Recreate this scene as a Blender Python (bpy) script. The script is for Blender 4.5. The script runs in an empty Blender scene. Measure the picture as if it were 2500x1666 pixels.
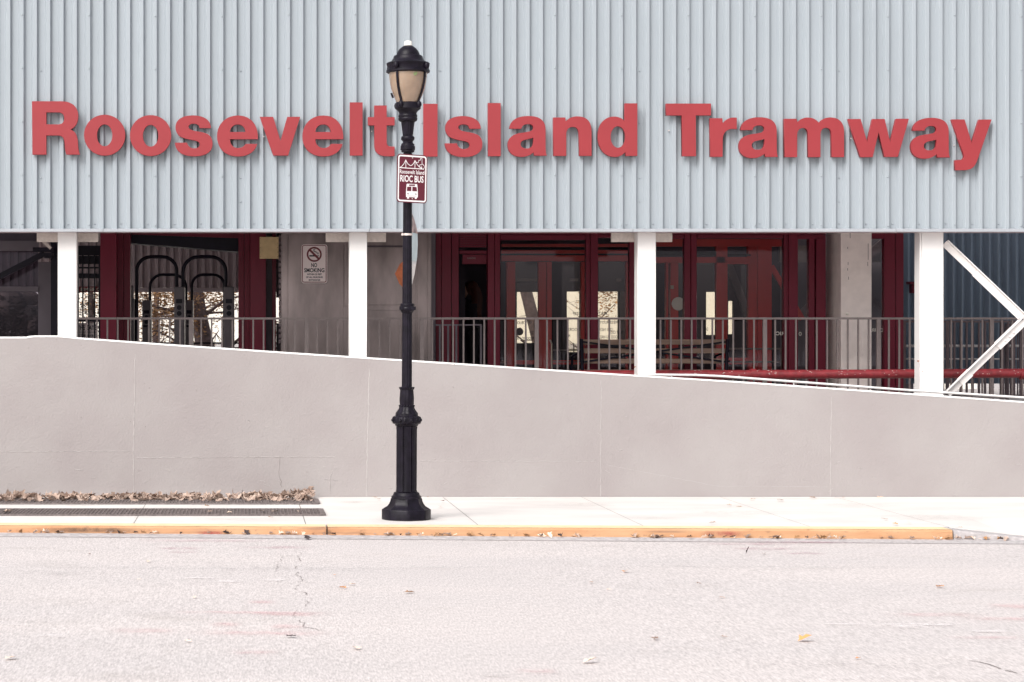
import bpy, math, random
from mathutils import Vector, Matrix
random.seed(7)
S = bpy.context.scene
COL = S.collection
R = math.radians

# ------------------------------------------------------------------ camera, sky, sun, exposure
FPX, CX, CY, CH = 5120.0, 600.0, 833.0, 1.71     # focal length, foot of the view axis, camera height
cam = bpy.data.objects.new("camera", bpy.data.cameras.new("camera"))
COL.objects.link(cam); S.camera = cam
cam.location = (0, 0, CH); cam.rotation_euler = (R(90), 0, 0)
cam.data.sensor_width = 36; cam.data.lens = FPX / 2500 * 36
cam.data.shift_x = (1250 - CX) / 2500
cam.data.clip_end = 3000
cam.data.dof.use_dof = True; cam.data.dof.focus_distance = 22.5; cam.data.dof.aperture_fstop = 8

SUN_EL, SUN_AZ = R(43), R(-38)      # azimuth of the light, left of straight behind the camera
w = bpy.data.worlds.new("World"); S.world = w; w.use_nodes = True
nt = w.node_tree
bg = nt.nodes["Background"]
sky = nt.nodes.new("ShaderNodeTexSky"); sky.sky_type = 'NISHITA'; sky.sun_disc = False
sky.sun_elevation = SUN_EL; sky.sun_rotation = R(180) + R(38)
sky.air_density = 1.0; sky.dust_density = 4.0; sky.ozone_density = 1.0
hs = nt.nodes.new("ShaderNodeHueSaturation"); hs.inputs["Saturation"].default_value = 0.22
nt.links.new(sky.outputs[0], hs.inputs["Color"]); nt.links.new(hs.outputs[0], bg.inputs[0])
bg.inputs[1].default_value = 0.137
sl = bpy.data.lights.new("sun", 'SUN'); sl.energy = 1.45; sl.angle = R(38); sl.color = (1, .965, .93)
so = bpy.data.objects.new("sun", sl); COL.objects.link(so)
d = Vector((math.sin(-SUN_AZ) * math.cos(SUN_EL), math.cos(SUN_AZ) * math.cos(SUN_EL), -math.sin(SUN_EL)))
so.rotation_euler = d.to_track_quat('-Z', 'Y').to_euler(); so.location = (-6, -6, 12)
S.view_settings.view_transform = 'Standard'; S.view_settings.look = 'None'
S.view_settings.gamma = 1; S.view_settings.use_curve_mapping = False
S.view_settings.exposure = 0.75
S.cycles.max_bounces = 8; S.cycles.transparent_max_bounces = 16
S.cycles.use_denoising = True

# ------------------------------------------------------------------ helpers
def X(px, D): return (px - CX) * D / FPX
def Z(py, D): return CH - (py - CY) * D / FPX
def DG(py, z=0): return (CH - z) * FPX / (py - CY)       # distance of a ground point

class MB:
    def __init__(s): s.v = []; s.f = []
    def poly(s, pts, faces):
        n = len(s.v); s.v += [tuple(p) for p in pts]; s.f += [tuple(i + n for i in f) for f in faces]; return s
    def box(s, x0, x1, y0, y1, z0, z1):
        if x0 > x1: x0, x1 = x1, x0
        if z0 > z1: z0, z1 = z1, z0
        return s.poly([(x0,y0,z0),(x1,y0,z0),(x1,y1,z0),(x0,y1,z0),(x0,y0,z1),(x1,y0,z1),(x1,y1,z1),(x0,y1,z1)],
                      [(0,3,2,1),(4,5,6,7),(0,1,5,4),(1,2,6,5),(2,3,7,6),(3,0,4,7)])
    def B(s, px0, px1, py0, py1, D, d):          # box whose front face covers these photo pixels at distance D
        return s.box(X(px0, D), X(px1, D), D, D + d, Z(py1, D), Z(py0, D))
    def prism(s, pts, D, d):                     # polygon of (x,z) facing the street
        n = len(pts)
        return s.poly([(x, D, z) for x, z in pts] + [(x, D + d, z) for x, z in pts],
                      [tuple(range(n)), tuple(range(2*n-1, n-1, -1))] + [(i, i+n, (i+1)%n+n, (i+1)%n) for i in range(n)])
    def tube(s, pts, r, n=10, cap=True):
        pts = [Vector(p) for p in pts]; rr = r if isinstance(r, (list, tuple)) else [r]*len(pts)
        base = len(s.v); up = None
        for i, p in enumerate(pts):
            t = (pts[min(i+1, len(pts)-1)] - pts[max(i-1, 0)]).normalized()
            if up is None:
                up = Vector((0,0,1)) if abs(t.z) < .9 else Vector((1,0,0))
            a = t.cross(up).normalized(); b = a.cross(t).normalized(); up = b
            for k in range(n):
                th = 2*math.pi*k/n
                s.v.append(tuple(p + a*math.cos(th)*rr[i] + b*math.sin(th)*rr[i]))
        for i in range(len(pts)-1):
            for k in range(n):
                s.f.append((base+i*n+k, base+i*n+(k+1)%n, base+(i+1)*n+(k+1)%n, base+(i+1)*n+k))
        if cap:
            s.f.append(tuple(base+k for k in range(n-1,-1,-1))); s.f.append(tuple(base+(len(pts)-1)*n+k for k in range(n)))
        return s
    def lathe(s, prof, cx, cy, n=32, flute=None, phase=0.0):     # prof: (r,z); flute(k, r, z)->r
        base = len(s.v); m = len(prof)
        for r, z in prof:
            for k in range(n):
                th = 2*math.pi*k/n + phase
                q = flute(th, r, z) if flute else r
                s.v.append((cx + q*math.sin(th), cy - q*math.cos(th), z))
        for i in range(m-1):
            for k in range(n):
                s.f.append((base+i*n+k, base+i*n+(k+1)%n, base+(i+1)*n+(k+1)%n, base+(i+1)*n+k))
        s.f.append(tuple(base+k for k in range(n-1,-1,-1))); s.f.append(tuple(base+(m-1)*n+k for k in range(n)))
        return s
    def ball(s, c, r, n=8, m=5, sq=(1,1,1)):
        prof = [(r*math.sin(math.pi*i/m), -r*math.cos(math.pi*i/m)) for i in range(1, m)]
        base = len(s.v)
        for q, z in prof:
            for k in range(n):
                th = 2*math.pi*k/n
                s.v.append((c[0]+q*math.cos(th)*sq[0], c[1]+q*math.sin(th)*sq[1], c[2]+z*sq[2]))
        for i in range(len(prof)-1):
            for k in range(n):
                s.f.append((base+i*n+k, base+i*n+(k+1)%n, base+(i+1)*n+(k+1)%n, base+(i+1)*n+k))
        s.f.append(tuple(base+k for k in range(n-1,-1,-1))); s.f.append(tuple(base+(len(prof)-1)*n+k for k in range(n)))
        return s
    def beam(s, a, b, wd, dp, roll=None):        # bar from a to b, wd across in the street plane, dp in depth
        a = Vector(a); b = Vector(b); t = (b-a).normalized(); dv = Vector((0,1,0)); c = t.cross(dv).normalized()
        P = []
        for q in (a, b):
            for su, sv in ((-1,0),(1,0),(1,1),(-1,1)): P.append(tuple(q + c*su*wd/2 + dv*sv*dp))
        return s.poly(P, [(0,1,2,3),(7,6,5,4),(0,4,5,1),(1,5,6,2),(2,6,7,3),(3,7,4,0)])
    def build(s, name, m, parent=None, smooth=False, bevel=0):
        off = Vector((0,0,0)); q = parent
        while q is not None: off += q.location; q = q.parent
        me = bpy.data.meshes.new(name)
        me.from_pydata([tuple(Vector(v) - off) for v in s.v], [], s.f)
        import bmesh
        bm = bmesh.new(); bm.from_mesh(me); bmesh.ops.recalc_face_normals(bm, faces=bm.faces)
        bm.to_mesh(me); bm.free()
        me.materials.append(m)
        if smooth:
            for p in me.polygons: p.use_smooth = True
            try: me.set_sharp_from_angle(angle=R(38))
            except Exception: pass
        o = bpy.data.objects.new(name, me); COL.objects.link(o); o.parent = parent
        if bevel:
            b = o.modifiers.new("bevel", 'BEVEL'); b.width = bevel; b.segments = 2; b.limit_method = 'ANGLE'
        return o

def tag(o, label=None, cat=None, group=None, kind=None):
    if label: o['label'] = label
    if cat: o['category'] = cat
    if group: o['group'] = group
    if kind: o['kind'] = kind
    return o
def thing(name, loc, label, cat, group=None):
    o = bpy.data.objects.new(name, None); COL.objects.link(o); o.location = loc; o.empty_display_size = .1
    return tag(o, label, cat, group)

def mat(name, col, rough=.6, metal=0.0, var=.0, scale=4.0, bump=0.0, bscale=60.0, stretch=(1,1,1), col2=None, spec=.5, detail=6, coat=0):
    m = bpy.data.materials.new(name); m.use_nodes = True; t = m.node_tree; N = t.nodes; L = t.links
    p = N["Principled BSDF"]; p.inputs["Roughness"].default_value = rough; p.inputs["Metallic"].default_value = metal
    p.inputs["Specular IOR Level"].default_value = spec; p.inputs["Coat Weight"].default_value = coat
    p.inputs["Base Color"].default_value = (*col, 1)
    g = N.new("ShaderNodeNewGeometry"); mp = N.new("ShaderNodeMapping"); mp.inputs["Scale"].default_value = stretch
    L.new(g.outputs["Position"], mp.inputs[0])
    if var or col2:
        n = N.new("ShaderNodeTexNoise"); n.inputs["Scale"].default_value = scale; n.inputs["Detail"].default_value = detail
        L.new(mp.outputs[0], n.inputs["Vector"])
        cr = N.new("ShaderNodeValToRGB"); cr.color_ramp.elements[0].position = .32; cr.color_ramp.elements[1].position = .68
        c2 = col2 or tuple(min(1, c*(1+var)) for c in col)
        c1 = tuple(c*(1-var) for c in col) if var else col
        cr.color_ramp.elements[0].color = (*c1, 1); cr.color_ramp.elements[1].color = (*c2, 1)
        L.new(n.outputs[0], cr.inputs[0]); L.new(cr.outputs[0], p.inputs["Base Color"])
    if bump:
        n = N.new("ShaderNodeTexNoise"); n.inputs["Scale"].default_value = bscale; n.inputs["Detail"].default_value = 4
        L.new(mp.outputs[0], n.inputs["Vector"])
        b = N.new("ShaderNodeBump"); b.inputs["Strength"].default_value = bump; b.inputs["Distance"].default_value = .01
        L.new(n.outputs[0], b.inputs["Height"]); L.new(b.outputs[0], p.inputs["Normal"])
    return m

def glass(name, tint, refl=1.0):
    m = bpy.data.materials.new(name); m.use_nodes = True; t = m.node_tree; N = t.nodes; L = t.links
    N.remove(N["Principled BSDF"])
    tr = N.new("ShaderNodeBsdfTransparent"); tr.inputs[0].default_value = (*tint, 1)
    gl = N.new("ShaderNodeBsdfGlossy"); gl.inputs["Roughness"].default_value = .03
    gl.inputs[0].default_value = (.55, .52, .62, 1)
    fr = N.new("ShaderNodeFresnel"); fr.inputs[0].default_value = 1.45
    mx = N.new("ShaderNodeMixShader"); L.new(fr.outputs[0], mx.inputs[0]); L.new(tr.outputs[0], mx.inputs[1]); L.new(gl.outputs[0], mx.inputs[2])
    L.new(mx.outputs[0], N["Material Output"].inputs[0])
    return m

M = {}
M['clad'] = mat('blue grey cladding', (.305,.338,.366), .42, 0, var=.035, scale=1.3, stretch=(1,1,.35), bump=.03, bscale=200)
M['trim'] = mat('pale trim', (.33,.345,.37), .45, var=.03)
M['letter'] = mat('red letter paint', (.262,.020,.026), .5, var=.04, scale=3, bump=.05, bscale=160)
M['white'] = mat('white column paint', (.74,.715,.70), .5, var=.02, scale=5, bump=.04, bscale=90)
M['plate'] = mat('cream plate paint', (.62,.55,.50), .6, var=.08, scale=30)
M['brace'] = mat('white brace paint', (.72,.68,.66), .5, var=.05, scale=8)
M['rail'] = mat('galvanised rail', (.21,.172,.168), .5, .35, var=.08, scale=20)
M['darkrail'] = mat('dark rail', (.16,.12,.13), .55, .2, var=.1, scale=15)
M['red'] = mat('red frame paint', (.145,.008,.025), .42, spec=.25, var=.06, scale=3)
M['redlit'] = mat('lit red frame paint', (.58,.040,.045), .45, var=.06, scale=3)  # frame red raised, stronger light on the inner frames put into the colour
M['steel'] = mat('brushed stainless', (.25,.205,.20), .34, .75, var=.3, scale=2.8, stretch=(1.5,1,.5), bump=.03, bscale=40)
M['black'] = mat('black metal', (.006,.004,.012), .42, .0, spec=.2, var=.3, scale=12)
M['lamp'] = mat('black lamp paint', (.008,.006,.011), .38, .0, var=.4, scale=18, bump=.14, bscale=70, spec=.16)
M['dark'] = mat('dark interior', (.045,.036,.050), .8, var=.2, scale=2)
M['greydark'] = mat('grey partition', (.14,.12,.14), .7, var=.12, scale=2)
M['panel'] = mat('brown grey panel', (.46,.38,.40), .55, var=.08, scale=2)
M['bluewall'] = mat('blue grey sheet', (.20,.255,.33), .45, .1, var=.07, scale=1.5)
M['pillar'] = mat('cream pillar paint', (.86,.77,.73), .8, var=.05, scale=9, bump=.2, bscale=110)
M['pipe'] = mat('red pipe', (.20,.018,.024), .5, var=.3, scale=14, bump=.15, bscale=50)
M['wood'] = mat('bench wood', (.27,.175,.13), .6, var=.2, scale=6, stretch=(.3,1,6))
M['glass'] = glass('clear glass', (.95,.94,.91))
M['glassin'] = glass('inner glass', (.965,.955,.93))
M['glassdark'] = glass('smoked glass', (.45,.43,.48))
M['text'] = mat('dark lettering', (.02,.02,.03), .6)
M['cream'] = mat('cream lettering', (.8,.75,.68), .6)
M['signred'] = mat('sign maroon', (.115,.016,.030), .5, spec=.3)
M['signwhite'] = mat('sign white', (.84,.80,.79), .5)
M['plategrey'] = mat('sign backing', (.85,.74,.73), .5)
M['ring'] = mat('sign red ring', (.16,.025,.035), .5)
M['orange'] = mat('painted orange reflection', (.80,.24,.10), .55, var=.12, scale=20)  # tone of a reflection painted onto the stainless front
M['yellowbox'] = mat('ochre board', (.52,.38,.20), .7, var=.12, scale=12)
M['bulb'] = mat('white plastic', (.75,.72,.66), .5)
M['band'] = mat('steel band', (.72,.62,.58), .35, .5)
M['bark'] = mat('tree bark', (.11,.075,.075), .9, var=.4, scale=12, bump=.5, bscale=30)
M['leafdry'] = mat('dry leaf', (.20,.125,.095), .8, col2=(.52,.40,.33), scale=11)
M['leafbrown'] = mat('brown leaf', (.20,.11,.06), .8, col2=(.45,.24,.10), scale=6)
M['leafgreen'] = mat('dull green leaf', (.03,.032,.03), .8, col2=(.24,.18,.15), scale=2)
M['farwall'] = mat('far pale wall', (.66,.62,.56), .9, var=.05, scale=.6); M['fargrey'] = mat('far grey trim', (.34,.32,.32), .8)
M['rustspot'] = mat('rust', (.30,.12,.06), .9, var=.4, scale=60)
M['addedroofglass'] = glass('added roof glass', (.72,.70,.70))  # for the unseen roof glazing added to admit sky light
M['skin'] = mat('skin', (.50,.30,.23), .6)
M['hair'] = mat('auburn hair', (.08,.022,.014), .5, var=.4, scale=30, stretch=(1,1,.15))
M['cloth'] = mat('dark coat', (.02,.018,.025), .85, var=.3, scale=9)
M['pants'] = mat('dark trousers', (.015,.015,.022), .85)
M['litter'] = mat('grate pit', (.035,.028,.028), .9, var=.4, scale=20)
M['grate'] = mat('steel grate', (.17,.14,.135), .6, .3, var=.3, scale=25)
M['signal'] = mat('cabinet grey', (.10,.085,.095), .45, .2, var=.12, scale=6)
M['sticker'] = mat('green sticker', (.16,.20,.08), .6)

# retaining wall: painted render with trowel texture, faint blotches
def wall_mat():
    m = mat('painted render', (.475,.435,.43), .85, bump=0); t = m.node_tree; N = t.nodes; L = t.links; p = N["Principled BSDF"]
    g = N.new("ShaderNodeNewGeometry")
    def noise(scale, det=4, st=(1,1,1)):
        mp = N.new("ShaderNodeMapping"); mp.inputs["Scale"].default_value = st; L.new(g.outputs["Position"], mp.inputs[0])
        n = N.new("ShaderNodeTexNoise"); n.inputs["Scale"].default_value = scale; n.inputs["Detail"].default_value = det; L.new(mp.outputs[0], n.inputs["Vector"]); return n
    a = noise(1.1, 5); cr = N.new("ShaderNodeValToRGB")
    cr.color_ramp.elements[0].position = .3; cr.color_ramp.elements[1].position = .72
    cr.color_ramp.elements[0].color = (.298,.266,.263,1); cr.color_ramp.elements[1].color = (.338,.312,.305,1)
    L.new(a.outputs[0], cr.inputs[0]); L.new(cr.outputs[0], p.inputs["Base Color"])
    b1 = N.new("ShaderNodeBump"); b1.inputs["Strength"].default_value = .6; b1.inputs["Distance"].default_value = .007
    n1 = noise(46, 5, (1,1,.8)); L.new(n1.outputs[0], b1.inputs["Height"])
    b2 = N.new("ShaderNodeBump"); b2.inputs["Strength"].default_value = .35; b2.inputs["Distance"].default_value = .02
    n2 = noise(3.5, 4); mr = N.new("ShaderNodeMapRange"); mr.inputs[1].default_value = .45; mr.inputs[2].default_value = .6
    L.new(n2.outputs[0], b2.inputs["Height"])
    L.new(b1.outputs[0], b2.inputs["Normal"])
    v = N.new("ShaderNodeTexVoronoi"); v.inputs["Scale"].default_value = 3.2; L.new(g.outputs["Position"], v.inputs["Vector"])
    m2 = N.new("ShaderNodeMapRange"); m2.inputs[1].default_value = .0; m2.inputs[2].default_value = .035; m2.inputs[3].default_value = 1; m2.inputs[4].default_value = 0
    L.new(v.outputs["Distance"], m2.inputs[0])
    b3 = N.new("ShaderNodeBump"); b3.inputs["Strength"].default_value = .6; b3.inputs["Distance"].default_value = .01
    L.new(m2.outputs[0], b3.inputs["Height"]); L.new(b2.outputs[0], b3.inputs["Normal"]); L.new(b3.outputs[0], p.inputs["Normal"])
    return m
M['wall'] = wall_mat()

def road_mat():
    m = mat('worn asphalt', (.5,.5,.5), .9, bump=0); t = m.node_tree; N = t.nodes; L = t.links; p = N["Principled BSDF"]
    g = N.new("ShaderNodeNewGeometry")
    def noise(scale, det=4, st=(1,1,1), ro=.5):
        mp = N.new("ShaderNodeMapping"); mp.inputs["Scale"].default_value = st; L.new(g.outputs["Position"], mp.inputs[0])
        n = N.new("ShaderNodeTexNoise"); n.inputs["Scale"].default_value = scale; n.inputs["Detail"].default_value = det; n.inputs["Roughness"].default_value = ro
        L.new(mp.outputs[0], n.inputs["Vector"]); return n
    def ramp(src, p0, c0, p1, c1):
        cr = N.new("ShaderNodeValToRGB"); cr.color_ramp.elements[0].position = p0; cr.color_ramp.elements[1].position = p1
        cr.color_ramp.elements[0].color = (*c0,1); cr.color_ramp.elements[1].color = (*c1,1); L.new(src.outputs[0], cr.inputs[0]); return cr
    def mul(a, b):
        x = N.new("ShaderNodeMixRGB"); x.blend_type = 'MULTIPLY'; x.inputs[0].default_value = 1
        L.new(a.outputs[0], x.inputs[1]); L.new(b.outputs[0], x.inputs[2]); return x
    c = ramp(noise(95, 5, (1,.14,1), .75), .30, (.33,.303,.297), .64, (.66,.612,.60))
    c = mul(c, ramp(noise(.45, 5, (.4,1.6,1)), .35, (.92,.915,.92), .65, (1,.985,.98)))
    c = mul(c, ramp(noise(2.2, 6, (.5,.8,1), .7), .30, (.90,.89,.88), .42, (1,1,1)))
    L.new(c.outputs[0], p.inputs["Base Color"])
    b = N.new("ShaderNodeBump"); b.inputs["Strength"].default_value = .5; b.inputs["Distance"].default_value = .006
    n = noise(90, 3); L.new(n.outputs[0], b.inputs["Height"]); L.new(b.outputs[0], p.inputs["Normal"])
    return m
M['road'] = road_mat(); M['ridge'] = mat('highlighted wall paint', (.365,.335,.328), .85)  # ridges coloured paler than the wall, painting in their highlights
M['gutter'] = mat('gutter stone', (.42,.39,.39), .9, var=.25, scale=22, bump=.3, bscale=60)
M['walk'] = mat('pale pavement', (.62,.585,.56), .85, var=.075, scale=2.2, stretch=(.5,.9,1), bump=.15, bscale=60)
M['joint'] = mat('joint dirt', (.22,.19,.18), .9, var=.3, scale=30)
M['kerbgrey'] = mat('bare kerb', (.40,.37,.37), .9, var=.2, scale=25, bump=.3, bscale=60)
M['ground'] = mat('pale ground', (.50,.47,.45), .9, var=.1, scale=.4)

def kerb_mat():
    m = mat('yellow kerb paint', (.7,.36,.11), .7, bump=.2, bscale=50); t = m.node_tree; N = t.nodes; L = t.links; p = N["Principled BSDF"]
    g = N.new("ShaderNodeNewGeometry")
    def layer(prev, scale, st, lo, hi, col, fac):
        mp = N.new("ShaderNodeMapping"); mp.inputs["Scale"].default_value = st; L.new(g.outputs["Position"], mp.inputs[0])
        n = N.new("ShaderNodeTexNoise"); n.inputs["Scale"].default_value = scale; n.inputs["Detail"].default_value = 6; L.new(mp.outputs[0], n.inputs["Vector"])
        mr = N.new("ShaderNodeMapRange"); mr.inputs[1].default_value = lo; mr.inputs[2].default_value = hi; mr.inputs[4].default_value = fac; L.new(n.outputs[0], mr.inputs[0])
        x = N.new("ShaderNodeMixRGB"); L.new(mr.outputs[0], x.inputs[0])
        if prev is None: x.inputs[1].default_value = (.45,.225,.11,1)
        else: L.new(prev.outputs[0], x.inputs[1])
        x.inputs[2].default_value = (*col,1); return x
    c = layer(None, 3, (.6,2,4), .35, .7, (.51,.30,.165), 1)
    c = layer(c, 1.3, (.7,1,9), .56, .68, (.16,.10,.075), .8)
    c = layer(c, 14, (1,1,2), .62, .72, (.26,.14,.08), .6)
    L.new(c.outputs[0], p.inputs["Base Color"])
    return m
M['kerb'] = kerb_mat()

def stain_mat(name, col, lo=.42, hi=.62, fac=.5):
    m = bpy.data.materials.new(name); m.use_nodes = True; t = m.node_tree; N = t.nodes; L = t.links
    p = N["Principled BSDF"]; p.inputs["Base Color"].default_value = (*col,1); p.inputs["Roughness"].default_value = .9
    tc = N.new("ShaderNodeTexCoord"); sp = N.new("ShaderNodeSeparateXYZ"); L.new(tc.outputs["Generated"], sp.inputs[0])
    def tri(o):
        a = N.new("ShaderNodeMath"); a.operation = 'SUBTRACT'; L.new(sp.outputs[o], a.inputs[0]); a.inputs[1].default_value = .5
        b = N.new("ShaderNodeMath"); b.operation = 'ABSOLUTE'; L.new(a.outputs[0], b.inputs[0])
        c = N.new("ShaderNodeMapRange"); c.interpolation_type = 'SMOOTHSTEP'; c.inputs[1].default_value = .5; c.inputs[2].default_value = .05; L.new(b.outputs[0], c.inputs[0]); return c
    tx, ty = tri(0), tri(1)
    mu = N.new("ShaderNodeMath"); mu.operation = 'MULTIPLY'; L.new(tx.outputs[0], mu.inputs[0]); L.new(ty.outputs[0], mu.inputs[1])
    g = N.new("ShaderNodeNewGeometry"); mp = N.new("ShaderNodeMapping"); mp.inputs["Scale"].default_value = (1,2.5,1); L.new(g.outputs["Position"], mp.inputs[0])
    n = N.new("ShaderNodeTexNoise"); n.inputs["Scale"].default_value = 9; n.inputs["Detail"].default_value = 8; n.inputs["Roughness"].default_value = .7; L.new(mp.outputs[0], n.inputs["Vector"])
    mr = N.new("ShaderNodeMapRange"); mr.inputs[1].default_value = lo; mr.inputs[2].default_value = hi; mr.inputs[4].default_value = fac; L.new(n.outputs[0], mr.inputs[0])
    m2 = N.new("ShaderNodeMath"); m2.operation = 'MULTIPLY'; L.new(mu.outputs[0], m2.inputs[0]); L.new(mr.outputs[0], m2.inputs[1])
    L.new(m2.outputs[0], p.inputs["Alpha"])
    return m
M['pink'] = stain_mat('pink stain', (.72,.38,.39), .38, .7, .4)
M['purple'] = stain_mat('plum stain', (.50,.27,.32), .4, .66, .5)
M['scuff'] = stain_mat('pale scuff', (.80,.76,.75), .42, .62, .75)
M['soot'] = stain_mat('grey stain', (.34,.32,.32), .45, .75, .4)
M['rust'] = stain_mat('red stain', (.45,.06,.06), .3, .6, .9)

# globe: milky amber acrylic
m = mat('milky amber globe', (.30,.215,.155), .28, var=.12, scale=9, coat=.3)
p = m.node_tree.nodes["Principled BSDF"]; p.inputs["Subsurface Weight"].default_value = .5; p.inputs["Subsurface Radius"].default_value = (.08,.05,.03)
M['globe'] = m

# text as mesh, fitted to a box
_fcache = {}
def text_raw(s, bold):
    k = (s, bold)
    if k not in _fcache:
        c = bpy.data.curves.new("t", 'FONT'); c.body = s; c.size = 1; c.offset = bold; c.resolution_u = 3; c.fill_mode = 'FRONT'
        o = bpy.data.objects.new("t", c); me = bpy.data.meshes.new_from_object(o)
        vs = [(v.co.x, v.co.y) for v in me.vertices]; fs = [tuple(p.vertices) for p in me.polygons]
        bpy.data.objects.remove(o); bpy.data.curves.remove(c); bpy.data.meshes.remove(me)
        x0 = min(v[0] for v in vs); x1 = max(v[0] for v in vs); y0 = min(v[1] for v in vs); y1 = max(v[1] for v in vs)
        _fcache[k] = ([((v[0]-x0)/(x1-x0), (v[1]-y0)/(y1-y0)) for v in vs], fs)
    return _fcache[k]
def text(mb, s, x0, x1, z0, z1, D, bold=.01, mirror=False):      # on a plane facing the street
    vs, fs = text_raw(s, bold)
    mb.poly([((x1 - u*(x1-x0)) if mirror else (x0 + u*(x1-x0)), D, z0 + v*(z1-z0)) for u, v in vs], fs)
def textpx(mb, s, px0, px1, py0, py1, D, bold=.01, mirror=False):
    text(mb, s, X(px0,D), X(px1,D), Z(py1,D), Z(py0,D), D, bold, mirror)

# ------------------------------------------------------------------ ground, road, pavement, kerb
K0, K1 = 19.42, 18.98                       # kerb line runs slightly nearer towards the right
def kerb_y(x): return K0 + (K1-K0) * (x + 2.3) / 8.7
def road_z(x): return -.064 - .0026 * (x + 2.3)
tag(MB().poly([(-400,-300,-.45),(400,-300,-.45),(400,900,-.45),(-400,900,-.45)], [(0,1,2,3)]).build('ground', M['ground']), 'pale open ground reaching to the horizon', None, None, 'structure')
xs = [-60, -6, 0, 6, 12, 60]
mb = MB(); pts = []
for x in xs: pts += [(x, -40, road_z(x)), (x, kerb_y(x)-.42, road_z(x))]
mb.poly(pts, [(2*i, 2*i+2, 2*i+3, 2*i+1) for i in range(len(xs)-1)])
road = tag(mb.build('road', M['road']), None, None, None, 'structure')
mb = MB(); pts = []
for x in xs: pts += [(x, kerb_y(x)-.43, road_z(x)-.004), (x, kerb_y(x)+.05, road_z(x)+.002)]
mb.poly(pts, [(2*i, 2*i+2, 2*i+3, 2*i+1) for i in range(len(xs)-1)])
tag(mb.build('gutter', M['gutter']), None, None, None, 'structure')
mb = MB(); pts = []
for x in xs: pts += [(x, kerb_y(x)-.435, road_z(x)+.003), (x, kerb_y(x)-.395, road_z(x)+.003)]
mb.poly(pts, [(2*i, 2*i+2, 2*i+3, 2*i+1) for i in range(len(xs)-1)])
tag(mb.build('gutter_seam', M['joint']), None, None, None, 'structure')

def decal(name, px0, px1, py0, py1, m, parent=road, lift=.004):
    z = road_z(X((px0+px1)/2, 15)); d0 = DG(py1, z); d1 = DG(py0, z)
    pts = [(X(px0,d0),d0),(X(px1,d0),d0),(X(px1,d1),d1),(X(px0,d1),d1)]
    MB().poly([(x, y, road_z(x)+lift) for x, y in pts], [(0,1,2,3)]).build(name, m, parent)
for i, a in enumerate([(590,830,1494,1508),(420,860,1538,1556),(505,600,1518,1534),(360,840,1492,1502),(540,700,1588,1602),(250,450,1534,1550),
          (590,690,1466,1478),(1250,1370,1632,1650),(2410,2560,1474,1492),(2330,2560,1508,1520),(2150,2420,1498,1510),(2300,2520,1556,1566),(640,760,1525,1540)]):
    decal('pink_stain', *a, M['pink'], lift=.004+.0004*i)
for i, a in enumerate([(360,520,1336,1344),(400,500,1346,1353),(560,780,1334,1342),(1750,2000,1336,1345),(1900,2020,1348,1356),(1780,2120,1320,1330),(300,700,1318,1326),(1680,1980,1326,1333)]):
    decal('plum_stain', *a, M['purple'], lift=.004+.0004*i)
for i, a in enumerate([(80,170,1548,1562),(520,600,1418,1426),(440,540,1411,1416),(2170,2270,1524,1542),(2000,2120,1524,1530),(2120,2370,1526,1532),(2360,2480,1542,1548),(0,100,1524,1530),(620,740,1417,1422)]):
    decal('pale_scuff', *a, M['scuff'], lift=.008+.0003*i)
for i, a in enumerate([(1700,2500,1615,1640),(0,1250,1386,1396),(1250,2500,1384,1392),(415,455,1418,1424),(1100,1500,1640,1664),(900,1250,1385,1392),(0,300,1395,1410)]):
    decal('grey_stain', *a, M['soot'], lift=.0115+.0003*i)
def crack(mb, pts, zf, wd=.012):
    prev = None; out = []
    for (px, py) in pts:
        z = road_z(X(px, 15)); D = DG(py, z); out.append((X(px,D), D))
    fine = []
    for a, b in zip(out, out[1:]):
        n = max(2, int(math.dist(a,b)/.06))
        for i in range(n):
            t = i/n; fine.append((a[0]+(b[0]-a[0])*t+random.uniform(-.02,.02), a[1]+(b[1]-a[1])*t+random.uniform(-.03,.03)))
    for a, b in zip(fine, fine[1:]):
        if random.random() < .35: continue
        q = wd*random.uniform(.15,.6)
        mb.poly([(a[0]-q/2,a[1],road_z(a[0])+.003),(a[0]+q/2,a[1]+.004,road_z(a[0])+.003),(b[0]+q/2,b[1]+.004,road_z(b[0])+.003),(b[0]-q/2,b[1],road_z(b[0])+.003)], [(0,1,2,3)])
mb = MB()
crack(mb, [(735,1350),(720,1395),(738,1420),(725,1440),(765,1460),(720,1500),(745,1530),(800,1545)], 0)
crack(mb, [(700,1355),(680,1375),(676,1400)], 0)
crack(mb, [(2350,1610),(2420,1625),(2480,1645),(2520,1650)], 0, .02)
crack(mb, [(1180,1650),(1240,1656),(1300,1662)], 0, .012)
mb.build('crack', M['joint'], road)

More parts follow.
